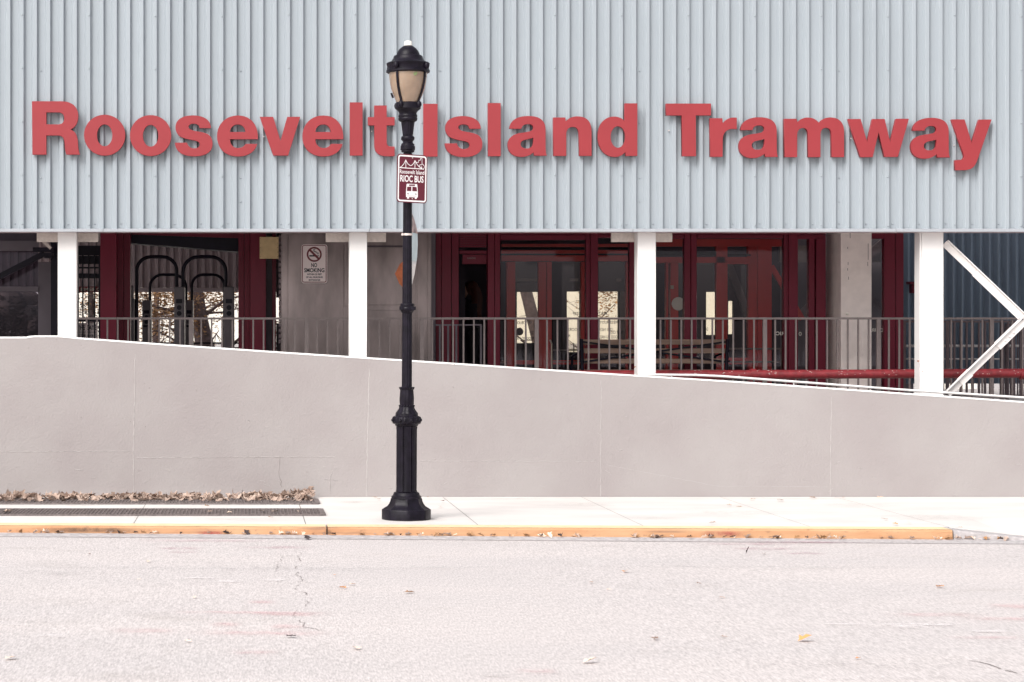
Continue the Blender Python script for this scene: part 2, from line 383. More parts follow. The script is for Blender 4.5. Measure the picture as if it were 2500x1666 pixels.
# pavement slabs with open joints
jx = [-9.0, -7.4, -5.8, -4.2, -2.63, -1.05, .56, 2.16, 3.68, 5.2, 6.46, 8.6, 10.6, 13.0]
mb = MB().poly([(-40, kerb_y(-40)+.2, -.045), (6.4, kerb_y(6.4)+.2, -.045), (6.4, 23.1, -.045), (-40, 23.1, -.045)], [(0,1,2,3)]).poly([(6.4, kerb_y(6.4)+.2, -.1), (40, kerb_y(40)+.2, -.1), (40, 23.1, -.1), (6.4, 23.1, -.1)], [(0,1,2,3)])
tag(mb.build('pavement_bed', M['joint']), None, None, None, 'structure')
KW = .30
walk = MB(); g = .003
for a, b in zip([-40]+jx, jx+[40]):
    xa, xb = a+g, b-g
    fz = lambda x: 0 if x < 6.47 else max(-.08, -(x-6.46)*.11)
    mids = [xa, xb] if xb < 6.47 else [xa + (xb-xa)*t for t in (0,.25,.5,.75,1)]
    for p0, p1 in zip(mids, mids[1:]):
        def yb(x): return kerb_y(x) + KW + .004
        walk.poly([(p0,yb(p0),fz(p0)),(p1,yb(p1),fz(p1)),(p1,yb(p1)+1.0,0),(p0,yb(p0)+1.0,0),(p0,22.996,0),(p1,22.996,0),
                   (p0,yb(p0),-.1),(p1,yb(p1),-.1)], [(0,1,2,3),(3,2,5,4),(6,7,1,0)])
tag(walk.build('pavement', M['walk']), None, None, None, 'structure')

M['kerbtop'] = mat('sunlit worn pale yellow', (.70,.56,.34), .8, var=.12, scale=6, stretch=(1,3,1))  # pale tone carries sun glare on the kerb top as well as wear
def kerb_piece(x0, x1, m, label, drop=0.0, name='kerbstone', par=None):
    n = 6; mb = MB(); pts = []
    for i in range(n+1):
        x = x0 + (x1-x0)*i/n; y = kerb_y(x); t = -drop*i/n
        pts += [(x,y-.012,road_z(x)-.05),(x,y-.002,t-.016),(x,y+.012,t-.002),(x,y+.03,t),(x,y+KW,t),(x,y+KW,-.2)]
    F = []
    for i in range(n):
        for k in range(5): F.append((i*6+k, (i+1)*6+k, (i+1)*6+k+1, i*6+k+1))
    F += [tuple(range(6)), tuple(n*6+k for k in range(5,-1,-1))]
    mb.poly(pts, F); o = mb.build(name, m, par)
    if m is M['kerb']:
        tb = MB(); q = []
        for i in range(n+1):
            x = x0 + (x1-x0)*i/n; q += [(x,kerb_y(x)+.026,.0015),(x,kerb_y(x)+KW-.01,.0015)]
        tb.poly(q, [(2*i,2*i+2,2*i+3,2*i+1) for i in range(n)]).build('sunlit_worn_top', M['kerbtop'], o)  # top strip with its sunlit brightness painted in over the wear
    return tag(o, label, 'kerb', 'kerbstones along the road') if par is None else o
kx = X(798, 19.3); kr = X(2325, 19.0)
k1 = kerb_piece(-40, kx-.008, M['kerb'], 'orange yellow painted kerb on the left with a dark sooty smear beside the grates')
k2 = kerb_piece(kx+.008, kr-.006, M['kerb'], 'orange yellow painted kerb below the lamp post, running right to the bare kerb')
k3 = kerb_piece(kr+.006, kr+.8, M['kerbgrey'], 'bare grey kerb end sloping down at the far right', drop=.085)
tag(MB().poly([(kr+.81,kerb_y(kr)+.0,road_z(8)+.002),(40,kerb_y(40),road_z(40)+.002),(40,kerb_y(40)+KW,-.075),(kr+.81,kerb_y(kr)+KW,-.07)],[(0,1,2,3)]).build('drop_kerb', M['walk']), None,None,None,'structure')
def walk_stain(px0, px1, py0, py1, m, i):
    d0, d1 = DG(py1), DG(py0)
    MB().poly([(X(px0,d0),d0,.0035+.0002*i),(X(px1,d0),d0,.0035+.0002*i),(X(px1,d1),d1,.0035+.0002*i),(X(px0,d1),d1,.0035+.0002*i)],[(0,1,2,3)]).build('stain', m, bpy.data.objects['pavement'])
M['walkstain'] = stain_mat('pavement dirt', (.45,.39,.36), .4, .7, .28)
for i, a in enumerate([(900,1090,1255,1284),(1350,1500,1225,1240),(1650,1900,1245,1262),(2000,2200,1228,1240),(1500,1700,1262,1272),(820,900,1222,1232),(1150,1350,1216,1222),(2150,2400,1255,1275),(1800,2100,1216,1222),(100,340,1233,1238),(420,700,1264,1274)]):
    walk_stain(*a, M['walkstain'], i)
def face_stain(k, px0, px1, m, z0=-.075, z1=-.01):
    a, b = X(px0,19.2), X(px1,19.2)
    MB().poly([(a,kerb_y(a)-.0165,z0),(b,kerb_y(b)-.0165,z0),(b,kerb_y(b)-.0085,z1),(a,kerb_y(a)-.0085,z1)],[(0,1,2,3)]).build('stain', m, k)
M['rustv'] = stain_mat('red smear', (.38,.09,.08), .25, .6, .75)
for nm in ('rustv',):
    nt2 = M[nm].node_tree
    for l in list(nt2.links):
        if l.from_node.type == 'SEPXYZ' and l.from_socket.name == 'Y':
            ts = l.to_socket; s0 = l.from_node; nt2.links.remove(l); nt2.links.new(s0.outputs[2], ts)
M['sootv'] = M['rustv'].copy(); M['sootv'].name = 'soot smear'; M['sootv'].node_tree.nodes["Principled BSDF"].inputs["Base Color"].default_value = (.12,.08,.06,1)
face_stain(k1, 470, 560, M['rustv'], -.085, -.03); face_stain(k1, 60, 380, M['sootv'], -.07, -.0)
face_stain(k2, 1690, 1820, M['rustv'])
face_stain(k2, 790, 812, M['sootv'])

# grates in the pavement
def grate(px1, py0, py1, label):
    d0, d1 = DG(py1), DG(py0); x0, x1 = -5.2, X(px1, (d0+d1)/2)
    t = thing('drain_grate', (x0, d0, 0), label, 'grate', 'steel grates in the pavement')
    MB().poly([(x0,d0,.003),(x1,d0,.003),(x1,d1,.003),(x0,d1,.003)], [(0,1,2,3)]).build('pit', M['litter'], t)
    b = MB(); x = x0
    while x < x1:
        b.box(x, x+.009, d0+.01, d1-.01, .004, .014); x += .036
    for k in range(8):
        y = d0 + .02 + (d1-d0-.04)*k/7; b.box(x0, x1, y-.004, y+.004, .0045, .0125)
    b.build('bars', M['grate'], t)
    f = MB()
    f.box(x0, x1+.03, d0-.02, d0+.006, .002, .016); f.box(x0, x1+.03, d1-.006, d1+.02, .002, .016); f.box(x1, x1+.05, d0+.006, d1-.006, .002, .016)
    f.build('frame', M['grate'], t)
grate(768, 1221, 1232, 'long dark steel grate along the wall foot, half buried in dry leaves')
grate(780, 1245.5, 1260, 'long dark steel grate nearer the kerb, almost clear of leaves')

# ------------------------------------------------------------------ leaves
def leaf(mb, x, y, z, s, yaw, tilt, curl, tilt2=0):
    shp = [(-.5,0,0),(-.22,.20,.3),(.02,.17,.2),(.12,.34,.5),(.25,.12,.1),(.5,0,0),(.28,-.14,.1),(.10,-.32,.5),(0,-.15,.2),(-.25,-.2,.3)]
    Mx = Matrix.Translation((x,y,z)) @ Matrix.Rotation(yaw,4,'Z') @ Matrix.Rotation(tilt,4,'Y') @ Matrix.Rotation(tilt2,4,'X')
    c = random.uniform(.7,1.3)
    P = [Mx @ Vector((0,0,0))] + [Mx @ Vector((a*s, b*s*c, h*s*curl)) for a,b,h in shp]
    mb.poly(P, [(0,i+1,(i+1)%10+1) for i in range(10)])
mb = MB()
for i in range(1150):
    px = random.uniform(-420, 762); t = (px/762)
    clump = .55+.45*math.sin(px*.031)*math.sin(px*.0117+1)
    if random.random() > .35+.65*clump and px < 640: continue
    D = random.triangular(22.2, 22.96, 22.7)
    hgt = (.022 + (.075 if px > 690 else 0)) * max(0, 1-abs(D-22.72)/.34) * (.4+.9*clump)
    leaf(mb, X(px,D), D, .018+random.uniform(0,1)*hgt, random.uniform(.06,.165), random.uniform(0,6.28), random.gauss(0,.55), random.uniform(-.4,.9), random.gauss(0,.5))
tag(mb.build('leaf_litter', M['leafdry']), 'drift of dry curled leaves heaped on the grate along the wall foot', 'leaves', None, 'stuff')
def one_leaf(px, py, s, m, label, grp, z=None, up=0):
    x0 = X(px, 15); zz = road_z(x0) if z is None else z
    D = DG(py, zz); x = X(px, D)
    mb = MB(); leaf(mb, x, D, zz+.012+up*s*.3, s, random.uniform(0,6.28), random.uniform(-.15,.15)+up, random.uniform(.1,.4), random.uniform(-.2,.2))
    o = mb.build('fallen_leaf', m); tag(o, label, 'leaf', grp); return o
M['leafdark'] = mat('blackened leaf', (.05,.035,.035), .8, var=.3, scale=20)
M['leaforange'] = mat('orange leaf', (.62,.28,.10), .8, var=.15, scale=20)
M['leafpale'] = mat('pale leaf', (.78,.60,.48), .8, var=.1, scale=20)
one_leaf(750,1318,.11,M['leafdark'],'blackened curled leaf on the road just below the kerb joint',"leaves fallen on the road",up=.3)
one_leaf(1825,1356,.08,M['leafdark'],'dark leaf standing on edge on the road below the red smeared kerb',"leaves fallen on the road",up=1.2)
one_leaf(1866,1355,.08,M['leafbrown'],'brown leaf lying flat right of the upright dark leaf on the road',"leaves fallen on the road")
one_leaf(999,1450,.085,M['leafbrown'],'olive brown leaf on the road straight below the lamp post base',"leaves fallen on the road")
one_leaf(838,1439,.07,M['leaforange'],'small rusty leaf on the road, upper of two below left of the lamp',"leaves fallen on the road")
one_leaf(710,1558,.10,M['leafdark'],'dark flat leaf lying among the pink stains on the road',"leaves fallen on the road")
one_leaf(1965,1568,.10,M['leaforange'],'orange pointed leaf on the right half of the road',"leaves fallen on the road",up=.4)
one_leaf(1440,1621,.10,M['leafpale'],'pale leaf near the bottom edge right of the middle',"leaves fallen on the road",up=.3)
one_leaf(870,1587,.08,M['leafpale'],'white pale leaf on the road, right of the lowest pink streak',"leaves fallen on the road")
one_leaf(25,1611,.09,M['leafpale'],'pale leaf in the lower left corner of the road',"leaves fallen on the road")
one_leaf(2295,1436,.08,M['leaforange'],'orange leaf on the road at the right, above the white scuffs',"leaves fallen on the road")
one_leaf(1526,1399,.08,M['leaforange'],'orange leaf on the road right of the middle, far side',"leaves fallen on the road")
for px, py in ((1443,1425),(1488,1443),(1762,1462),(460,1570),(860,1430),(817,1407),(1705,1428),(1768,1559),(1600,1566),(2095,1612),(645,1508),(475,1462),(218,1356),(1600,1563),(363,1374),(340,1418)):
    one_leaf(px, py, random.uniform(.04,.07), random.choice([M['leafpale'],M['leaforange'],M['leafdry']]), 'small dry leaf scrap lying on the pale road', 'small leaf scraps scattered on the road')
kl = []
for i in range(92):
    kl.append(random.uniform(-20, 2470))
kl += [1590,1600,1612,1605,1960,1975,1990,2000,1400,1415,1885,1900,2360,2390,2420,2440,95,105,270,285,300]
for px in kl:
    x = X(px, 19.1); y = kerb_y(x) - random.uniform(.02,.085); mb = MB()
    leaf(mb, x, y, road_z(x)+.016, random.uniform(.035,.095), random.uniform(0,6.28), random.gauss(0,.35), random.uniform(.1,.9), random.gauss(0,.3))
    o = mb.build('fallen_leaf', random.choice([M['leafdry'],M['leafdry'],M['leafpale'],M['leafbrown'],M['leafdark']]))
    tag(o, 'dry curled leaf in the gutter at the foot of the kerb', 'leaf', 'leaves caught in the gutter')
for px, py in ((915,1217),(1045,1216),(1080,1226),(925,1221),(1837,1222),(1905,1224),(2060,1217),(2148,1217),(1985,1218),(1805,1240),(1780,1236),(1075,1239),(660,1266),(176,1240),(505,1238),(330,1248),(512,1252),(640,1250),(670,1252),(730,1252),(560,1254),(20,1250),(15,1252),(2185,1282),(2220,1279),(2345,1291),(1740,1279),(2160,1270)):
    z = .006 if px > 790 else .016
    one_leaf(px, py, random.uniform(.05,.10), random.choice([M['leafdry'],M['leafpale'],M['leafbrown']]), 'dry leaf lying loose on the pale pavement', 'loose leaves on the pavement', z=z)

# ------------------------------------------------------------------ ramp wall
WD = 23.0
top = [(-260,822.5),(0,822.5),(64,822.5),(72,820.5),(85,819.5),(140,819.5),(160,821),(187,824),(420,841),(700,860),(1080,884.5),(1460,910),(1800,931),(2200,959),(2500,980),(2900,1008),(3900,1040)]
t = thing('ramp_wall', (X(1250,WD), WD, 0), 'long grey painted retaining wall with white coping, top sloping down to the right', 'wall')
mb = MB(); N_ = len(top); P = []
CHF = .020
for px, py in top:
    x, z = X(px,WD), Z(py,WD)
    P += [(x,WD,-.3),(x,WD,z-CHF),(x,WD+.25,z-CHF),(x,WD+.25,-.3)]
F = []
for i in range(N_-1):
    for k in range(4): F.append((i*4+k,(i+1)*4+k,(i+1)*4+(k+1)%4,i*4+(k+1)%4))
F += [(0,1,2,3),tuple((N_-1)*4+k for k in (3,2,1,0))]
mb.poly(P, F).build('wall', M['wall'], t)
mb = MB(); P = []
for px, py in top:
    x, z = X(px,WD), Z(py,WD)
    P += [(x,WD-.003,z-CHF+.002),(x,WD+.002,z-CHF+.008),(x,WD+.022,z),(x,WD+.25,z),(x,WD+.254,z-CHF)]
F = []
for i in range(N_-1):
    for k in range(5): F.append((i*5+k,(i+1)*5+k,(i+1)*5+(k+1)%5,i*5+(k+1)%5))
F += [(0,1,2,3,4),tuple((N_-1)*5+k for k in (4,3,2,1,0))]
mb.poly(P, F).build('coping', M['white'], t)
def topz(px):
    for a, b in zip(top, top[1:]):
        if a[0] <= px <= b[0]: return Z(a[1]+(b[1]-a[1])*(px-a[0])/(b[0]-a[0]), WD)
# board joints standing slightly proud under the paint
mb = MB()
def ridge(pts, wd, h=.0035):
    fine = []
    for a, b in zip(pts, pts[1:]):
        n = max(2, int(abs(a[0]-b[0])+abs(a[1]-b[1]))//9)
        fine += [(a[0]+(b[0]-a[0])*i/n+random.uniform(-.9,.9), a[1]+(b[1]-a[1])*i/n+random.uniform(-.7,.7)) for i in range(n)]
    fine.append(pts[-1])
    for a, b in zip(fine, fine[1:]):
        A = Vector((X(a[0],WD),Z(a[1],WD))); B_ = Vector((X(b[0],WD),Z(b[1],WD)))
        dd = (B_-A).normalized(); nn = Vector((-dd.y,dd.x)); q = wd*random.uniform(.4,1.1); hh = h*random.uniform(.5,1)
        c0 = [A+nn*q, A, A-nn*q]; c1 = [B_+nn*q, B_, B_-nn*q]
        mb.poly([(c0[0].x,WD+.0005,c0[0].y),(c0[1].x,WD-hh,c0[1].y),(c0[2].x,WD+.0005,c0[2].y),(c1[0].x,WD+.0005,c1[0].y),(c1[1].x,WD-hh,c1[1].y),(c1[2].x,WD+.0005,c1[2].y)],
                [(0,1,4,3),(1,2,5,4)])
ridge([(330,865),(328,1000),(326,1100),(326,1212)], .008, .004)
ridge([(902,900),(898,1060),(895,1212)], .010, .003)
ridge([(1468,930),(1466,1212)], .007, .003)
ridge([(2030,970),(2028,1212)], .007, .003)
ridge([(-60,1104),(100,1103),(324,1102)], .006, .0045)
ridge([(334,1118),(700,1116),(820,1116)], .005, .0045)
ridge([(1020,1126),(1250,1127),(1460,1127)], .005, .0035)
ridge([(1480,1135),(1750,1187),(2020,1189)], .004, .001)
ridge([(184,1148),(204,1149)], .007, .006); ridge([(682,1120),(680,1155),(684,1172)], .004, .006)
ridge([(812,1148),(806,1170),(805,1204)], .005, .006); ridge([(792,1170),(825,1173)], .003, .005)
ridge([(772,920),(786,942)], .003, .003)
for i in range(60):
    px = random.uniform(0,2500); py = random.uniform(1125,1208) if i < 42 else random.uniform(1000,1110)
    L_ = random.uniform(3,16); a = random.uniform(-.9,.9)
    ridge([(px,py),(px+L_,py+L_*a)], .004, random.uniform(.002,.005))
mb.build('render_ridges', M['ridge'], t)
mb = MB()
pts = [(684,1170),(687,1176),(685,1183),(688,1190)]
for a, b in zip(pts, pts[1:]):
    mb.poly([(X(a[0]-.7,WD),WD-.0015,Z(a[1],WD)),(X(a[0]+.7,WD),WD-.0015,Z(a[1],WD)),(X(b[0]+.7,WD),WD-.0015,Z(b[1],WD)),(X(b[0]-.7,WD),WD-.0015,Z(b[1],WD))],[(0,1,2,3)])
for px, py in ((70,850),(198,844),(97,1018),(198,1019),(355,1042),(318,1030),(480,954),(716,872),(138,829),(1110,890),(352,936)):
    mb.ball((X(px,WD),WD-.001,Z(py,WD)), .004, 6, 4)
mb.build('crack', M['joint'], t)

# white round handrail riding behind the coping
HD = 23.46
t = thing('ramp_handrail', (X(2000,HD), HD, Z(955,HD)), 'white tubular handrail just above the right end of the ramp wall', 'handrail')
MB().tube([(X(px,HD),HD,Z(py,HD)) for px,py in ((1560,915),(1601,915.5),(1700,916.5),(1758,919),(1900,929.5),(2200,952),(2500,971.5),(2800,991),(3900,1030))], .0145, 10).build('rail', M['white'], t, True)
mb = MB()
for px in (1640, 1938, 2236, 2534):
    py = 917 if px < 1758 else 919+(px-1758)*.0714
    MB().tube([(X(px,HD),HD,Z(py,HD)-.01),(X(px,HD),HD,Z(py,HD)-.1),(X(px,HD),23.26,Z(py,HD)-.12)], .008, 6).build('bracket', M['white'], t)

# ------------------------------------------------------------------ station facade
FD = 23.70                      # crest plane of the ribs
pitch = 32.52*FD/FPX
zb, zt = Z(559.5,FD), 8.2
fac = thing('station_building', (X(1250,FD), FD, 0), 'tram station with ribbed pale blue grey metal cladding above an open hall', 'building')
x_first = X(60.5, FD)           # a dark flank every 5 ribs where sheets lap
i0 = -3
for pnl in range(-4, 22):
    mb = MB(); xs_ = x_first + pnl*5*pitch
    prof = []
    for k in range(5):
        b = xs_ + k*pitch
        prof += [(b+.0*pitch, .044), (b+.47*pitch, .044), (b+.63*pitch, .003), (b+.655*pitch,0), (b+.90*pitch, 0), (b+.915*pitch,.003), (b+.985*pitch, .044)]
    prof[-1] = (prof[-1][0], .034)
    n = len(prof)
    mb.poly([(x, FD+dd, zb) for x,dd in prof]+[(x, FD+dd, zt) for x,dd in prof], [(i, i+1, i+1+n, i+n) for i in range(n-1)])
    lap = prof[-1]
    mb.poly([(lap[0],FD+.034,zb),(lap[0],FD+.034,zt),(lap[0]+.006,FD+.035,zt),(lap[0]+.006,FD+.035,zb),(lap[0]+.007,FD+.044,zb),(lap[0]+.007,FD+.044,zt)], [(0,1,2,3),(3,2,5,4)])
    # screws on the lap crest and along the foot
    off = random.uniform(-3,3)
    for py in (38,168,299,429,548):
        if py == 548: py = 549
        mb.ball((xs_+4.80*pitch, FD-.002, Z(py+off,FD)), .0095, 8, 5)
        mb.ball((xs_+4.80*pitch, FD-.0005, Z(py+off,FD)), .013, 8, 3, (1,.25,1))
    for k in range(5):
        if k % 2 == pnl % 2: continue
        mb.ball((xs_+(k+.22)*pitch, FD+.040, Z(546+random.uniform(-1,1),FD)), .0095, 8, 5)
    if pnl % 3 == 0:
        for py in (172, 299, 434, 492): mb.ball((xs_+(1.2)*pitch, FD+.040, Z(py,FD)), .010, 8, 5)
    mb.build('cladding_panel', M['clad'], fac)
M['ceil'] = mat('ceiling paint', (.45,.40,.40), .8, var=.1, scale=2); M['floor'] = mat('platform concrete', (.50,.45,.43), .85, var=.1, scale=3)
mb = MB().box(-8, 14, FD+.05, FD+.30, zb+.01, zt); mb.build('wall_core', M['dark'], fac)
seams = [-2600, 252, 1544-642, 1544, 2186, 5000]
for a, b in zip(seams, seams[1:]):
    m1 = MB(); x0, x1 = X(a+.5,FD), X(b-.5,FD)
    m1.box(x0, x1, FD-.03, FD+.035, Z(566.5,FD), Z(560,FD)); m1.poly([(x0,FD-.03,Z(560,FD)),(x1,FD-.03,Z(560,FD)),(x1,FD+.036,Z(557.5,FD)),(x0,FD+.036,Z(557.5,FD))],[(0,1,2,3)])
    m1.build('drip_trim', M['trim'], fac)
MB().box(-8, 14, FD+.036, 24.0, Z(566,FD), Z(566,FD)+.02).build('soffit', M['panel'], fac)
MB().box(-8, 14, 24.0, 26.3, 3.42, 3.55).build('ceiling', M['ceil'], fac); MB().box(-8, 4.6, 26.3, 35.5, 3.42, 3.55).build('ceiling', M['ceil'], fac)  # rear part stops short at the right, opened to let sky light in
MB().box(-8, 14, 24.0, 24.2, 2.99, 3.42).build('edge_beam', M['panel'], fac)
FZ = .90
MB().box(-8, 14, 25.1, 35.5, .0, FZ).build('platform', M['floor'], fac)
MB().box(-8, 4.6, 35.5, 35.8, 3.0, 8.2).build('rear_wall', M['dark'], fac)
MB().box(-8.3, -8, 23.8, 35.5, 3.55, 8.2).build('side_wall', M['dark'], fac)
MB().box(-8, 14, 23.8, 26.3, 8.2, 8.35).build('roof', M['dark'], fac); MB().box(-8, 4.6, 26.3, 35.5, 8.2, 8.35).build('roof', M['dark'], fac)  # right rear left unroofed so sky light reaches the glazing

# letters
def parse(path):
    tk = path.split(); i = 0; subs = []; cur = None; pos = None
    while i < len(tk):
        c = tk[i]
        if c == 'M': pos = (float(tk[i+1]), float(tk[i+2])); cur = [pos]; i += 3
        elif c == 'L': pos = (float(tk[i+1]), float(tk[i+2])); cur.append(pos); i += 3
        elif c == 'C':
            q = [float(v) for v in tk[i+1:i+7]]; p0 = pos; p1, p2, p3 = (q[0],q[1]), (q[2],q[3]), (q[4],q[5])
            for k in range(1, 11):
                u = k/10; a = (1-u)**3; b = 3*u*(1-u)**2; cc = 3*u*u*(1-u); dd = u**3
                cur.append((a*p0[0]+b*p1[0]+cc*p2[0]+dd*p3[0], a*p0[1]+b*p1[1]+cc*p2[1]+dd*p3[1]))
            pos = p3; i += 7
        elif c == 'Z': subs.append(cur); i += 1
    return subs
def ell(cx, cy, rx, ry):
    k = .56
    return f"M {cx-rx} {cy} C {cx-rx} {cy-ry*k} {cx-rx*k} {cy-ry} {cx} {cy-ry} C {cx+rx*k} {cy-ry} {cx+rx} {cy-ry*k} {cx+rx} {cy} C {cx+rx} {cy+ry*k} {cx+rx*k} {cy+ry} {cx} {cy+ry} C {cx-rx*k} {cy+ry} {cx-rx} {cy+ry*k} {cx-rx} {cy} Z"
G = {
 'R': (60,230,9.224,"M 168 165 L 830 165 C 1080 165 1207 300 1207 495 C 1207 650 1140 745 1030 800 C 1150 845 1180 930 1195 1040 C 1205 1150 1205 1290 1245 1362 L 945 1362 C 905 1290 912 1160 895 1060 C 880 970 830 930 750 930 L 487 930 L 487 1362 L 178 1362 Z M 487 410 L 750 410 C 850 410 893 460 893 550 C 893 640 850 685 750 685 L 487 685 Z"),
 'o': (60,230,9.224, ell(1803,926,463,459)+" "+ell(1803,930,175,248)),
 's': (410,230,9.224,"M 160 1098 L 430 1098 C 445 1170 500 1225 590 1225 C 670 1225 718 1190 718 1135 C 718 1075 660 1050 560 1035 C 460 1018 370 1000 300 965 C 215 920 172 850 172 745 C 172 580 320 483 560 483 C 810 483 965 590 968 765 L 715 765 C 705 700 660 665 580 665 C 505 665 462 690 462 735 C 462 795 540 820 640 838 C 760 858 850 875 910 915 C 975 960 1003 1030 1003 1120 C 1003 1300 850 1400 590 1400 C 330 1400 165 1290 160 1098 Z"),
 'e': (410,230,9.224,"M 2025 1015 L 1393 1015 C 1400 1140 1470 1217 1580 1217 C 1655 1217 1720 1185 1745 1125 L 2012 1125 C 1950 1310 1800 1403 1575 1403 C 1290 1403 1108 1220 1108 950 C 1108 680 1300 485 1578 485 C 1860 485 2038 690 2025 1015 Z M 1393 857 L 1748 857 C 1735 745 1665 682 1575 682 C 1470 682 1405 750 1393 857 Z"),
 'v': (620,230,9.224,"M 135 515 L 430 515 L 597 1060 L 752 515 L 1040 515 L 768 1382 L 435 1382 Z"),
 'l': (840,230,9.224,"M 133 190 L 415 190 L 415 1382 L 133 1382 Z"),
 't': (840,230,9.224,"M 683 260 L 958 260 L 958 522 L 1137 522 L 1137 702 L 958 702 L 958 1080 C 958 1155 990 1185 1060 1185 L 1137 1185 L 1137 1390 C 1080 1398 1020 1400 960 1398 C 770 1392 683 1320 683 1120 L 683 702 L 540 702 L 540 522 L 683 522 Z"),
 'I': (840,230,9.224,"M 1790 222 L 2103 222 L 2103 1405 L 1790 1405 Z"),
 'a': (1600,230,7.59,"M 1580 665 C 1595 510 1720 432 1930 432 C 2150 432 2248 520 2248 690 L 2248 1000 C 2250 1070 2252 1120 2270 1162 L 2045 1162 C 2035 1140 2030 1120 2028 1100 C 1970 1155 1900 1185 1800 1185 C 1650 1185 1550 1110 1550 965 C 1550 840 1640 765 1790 745 C 1900 728 2022 725 2022 650 C 2022 600 1985 578 1930 578 C 1860 578 1810 605 1800 665 Z M 2022 830 C 1970 850 1920 855 1870 868 C 1810 885 1785 915 1785 950 C 1785 1005 1830 1035 1895 1035 C 1980 1035 2022 985 2022 905 Z"),
 'n': (1320,230,9.224,"M 285 530 L 555 530 L 562 625 C 625 545 715 505 830 505 C 1040 505 1145 620 1145 850 L 1145 1390 L 870 1390 L 862 890 C 858 790 810 738 725 738 C 630 738 575 800 575 905 L 575 1390 L 290 1390 Z"),
 'd': (1320,230,9.224,"M 2175 212 L 2175 1390 L 1915 1390 L 1910 1300 C 1850 1375 1770 1415 1670 1415 C 1440 1415 1290 1230 1290 955 C 1290 690 1430 510 1650 510 C 1760 510 1850 550 1895 625 L 1895 212 Z "+ell(1742,967,168,245)),
 'T': (1600,230,7.59,"M 200 178 L 1030 178 L 1030 393 L 748 393 L 752 1150 L 497 1150 L 490 393 L 203 393 Z"),
 'r': (1600,230,7.59,"M 1015 450 L 1240 450 L 1248 555 C 1300 475 1370 437 1450 437 L 1508 440 L 1508 648 C 1350 620 1248 690 1248 850 L 1245 1160 L 1018 1160 Z"),
 'm': (1890,230,7.84,"M 198 475 L 428 475 L 445 550 C 500 485 560 452 635 452 C 740 452 810 485 858 560 C 910 485 980 450 1075 450 C 1240 450 1335 540 1338 720 L 1338 1205 L 1100 1205 L 1098 770 C 1095 690 1060 645 995 645 C 920 645 885 700 885 790 L 885 1205 L 652 1205 L 650 770 C 645 690 615 648 555 648 C 480 648 440 700 440 790 L 438 1205 L 203 1205 Z"),
 'w': (1890,230,7.84,"M 1420 480 L 1655 480 L 1782 935 L 1885 480 L 2113 480 L 2223 935 L 2338 475 L 2578 475 L 2368 1200 L 2113 1200 L 2000 725 L 1885 1205 L 1650 1205 Z"),
 'y': (2150,230,7.84,"M 1360 488 L 1605 488 L 1745 950 L 1885 490 L 2122 490 L 1870 1210 C 1810 1390 1760 1450 1600 1455 L 1430 1455 L 1430 1268 L 1530 1262 C 1600 1250 1610 1210 1590 1140 Z"),
}
LD = FD - .068; LT = .05
seq = [('R',0,0,'raised red capital R starting the first word'),('o',0,0,'raised red letter o straight after the capital R'),('o',112.2,1,'second raised red o, just before the first s'),
 ('s',0,0,'raised red letter s between an o and an e in the first word'),('e',0,0,'raised red letter e between the s and the v'),('v',0,0,'raised red letter v between two letters e'),
 ('e',208.5,0,'raised red letter e between the v and the l'),('l',0,0,'raised red letter l of the first word, left of the t'),('t',0,0,'raised red letter t just left of the lamp post'),
 ('I',0,0,'raised red capital I just right of the lamp post'),('s',658.8,1.6,'raised red letter s in the middle word, after the capital I'),('l',337.3,1.6,'raised red letter l of the middle word, between s and a'),
 ('a',-564.3,-3.1,'raised red letter a in the middle word, between l and n'),('n',0,0,'raised red letter n in the middle word, left of the d'),('d',0,0,'raised red letter d ending the middle word'),
 ('T',0,0,'raised red capital T starting the last word'),('r',0,0,'raised red letter r beside the capital T'),('a',0,0,'raised red letter a between the r and the m'),('m',0,0,'raised red letter m in the last word'),
 ('w',0,0,'raised red letter w in the last word'),('a',420,1.4,'raised red letter a between the w and the y'),('y',0,0,'raised red letter y ending the sign, its tail hanging lowest')]
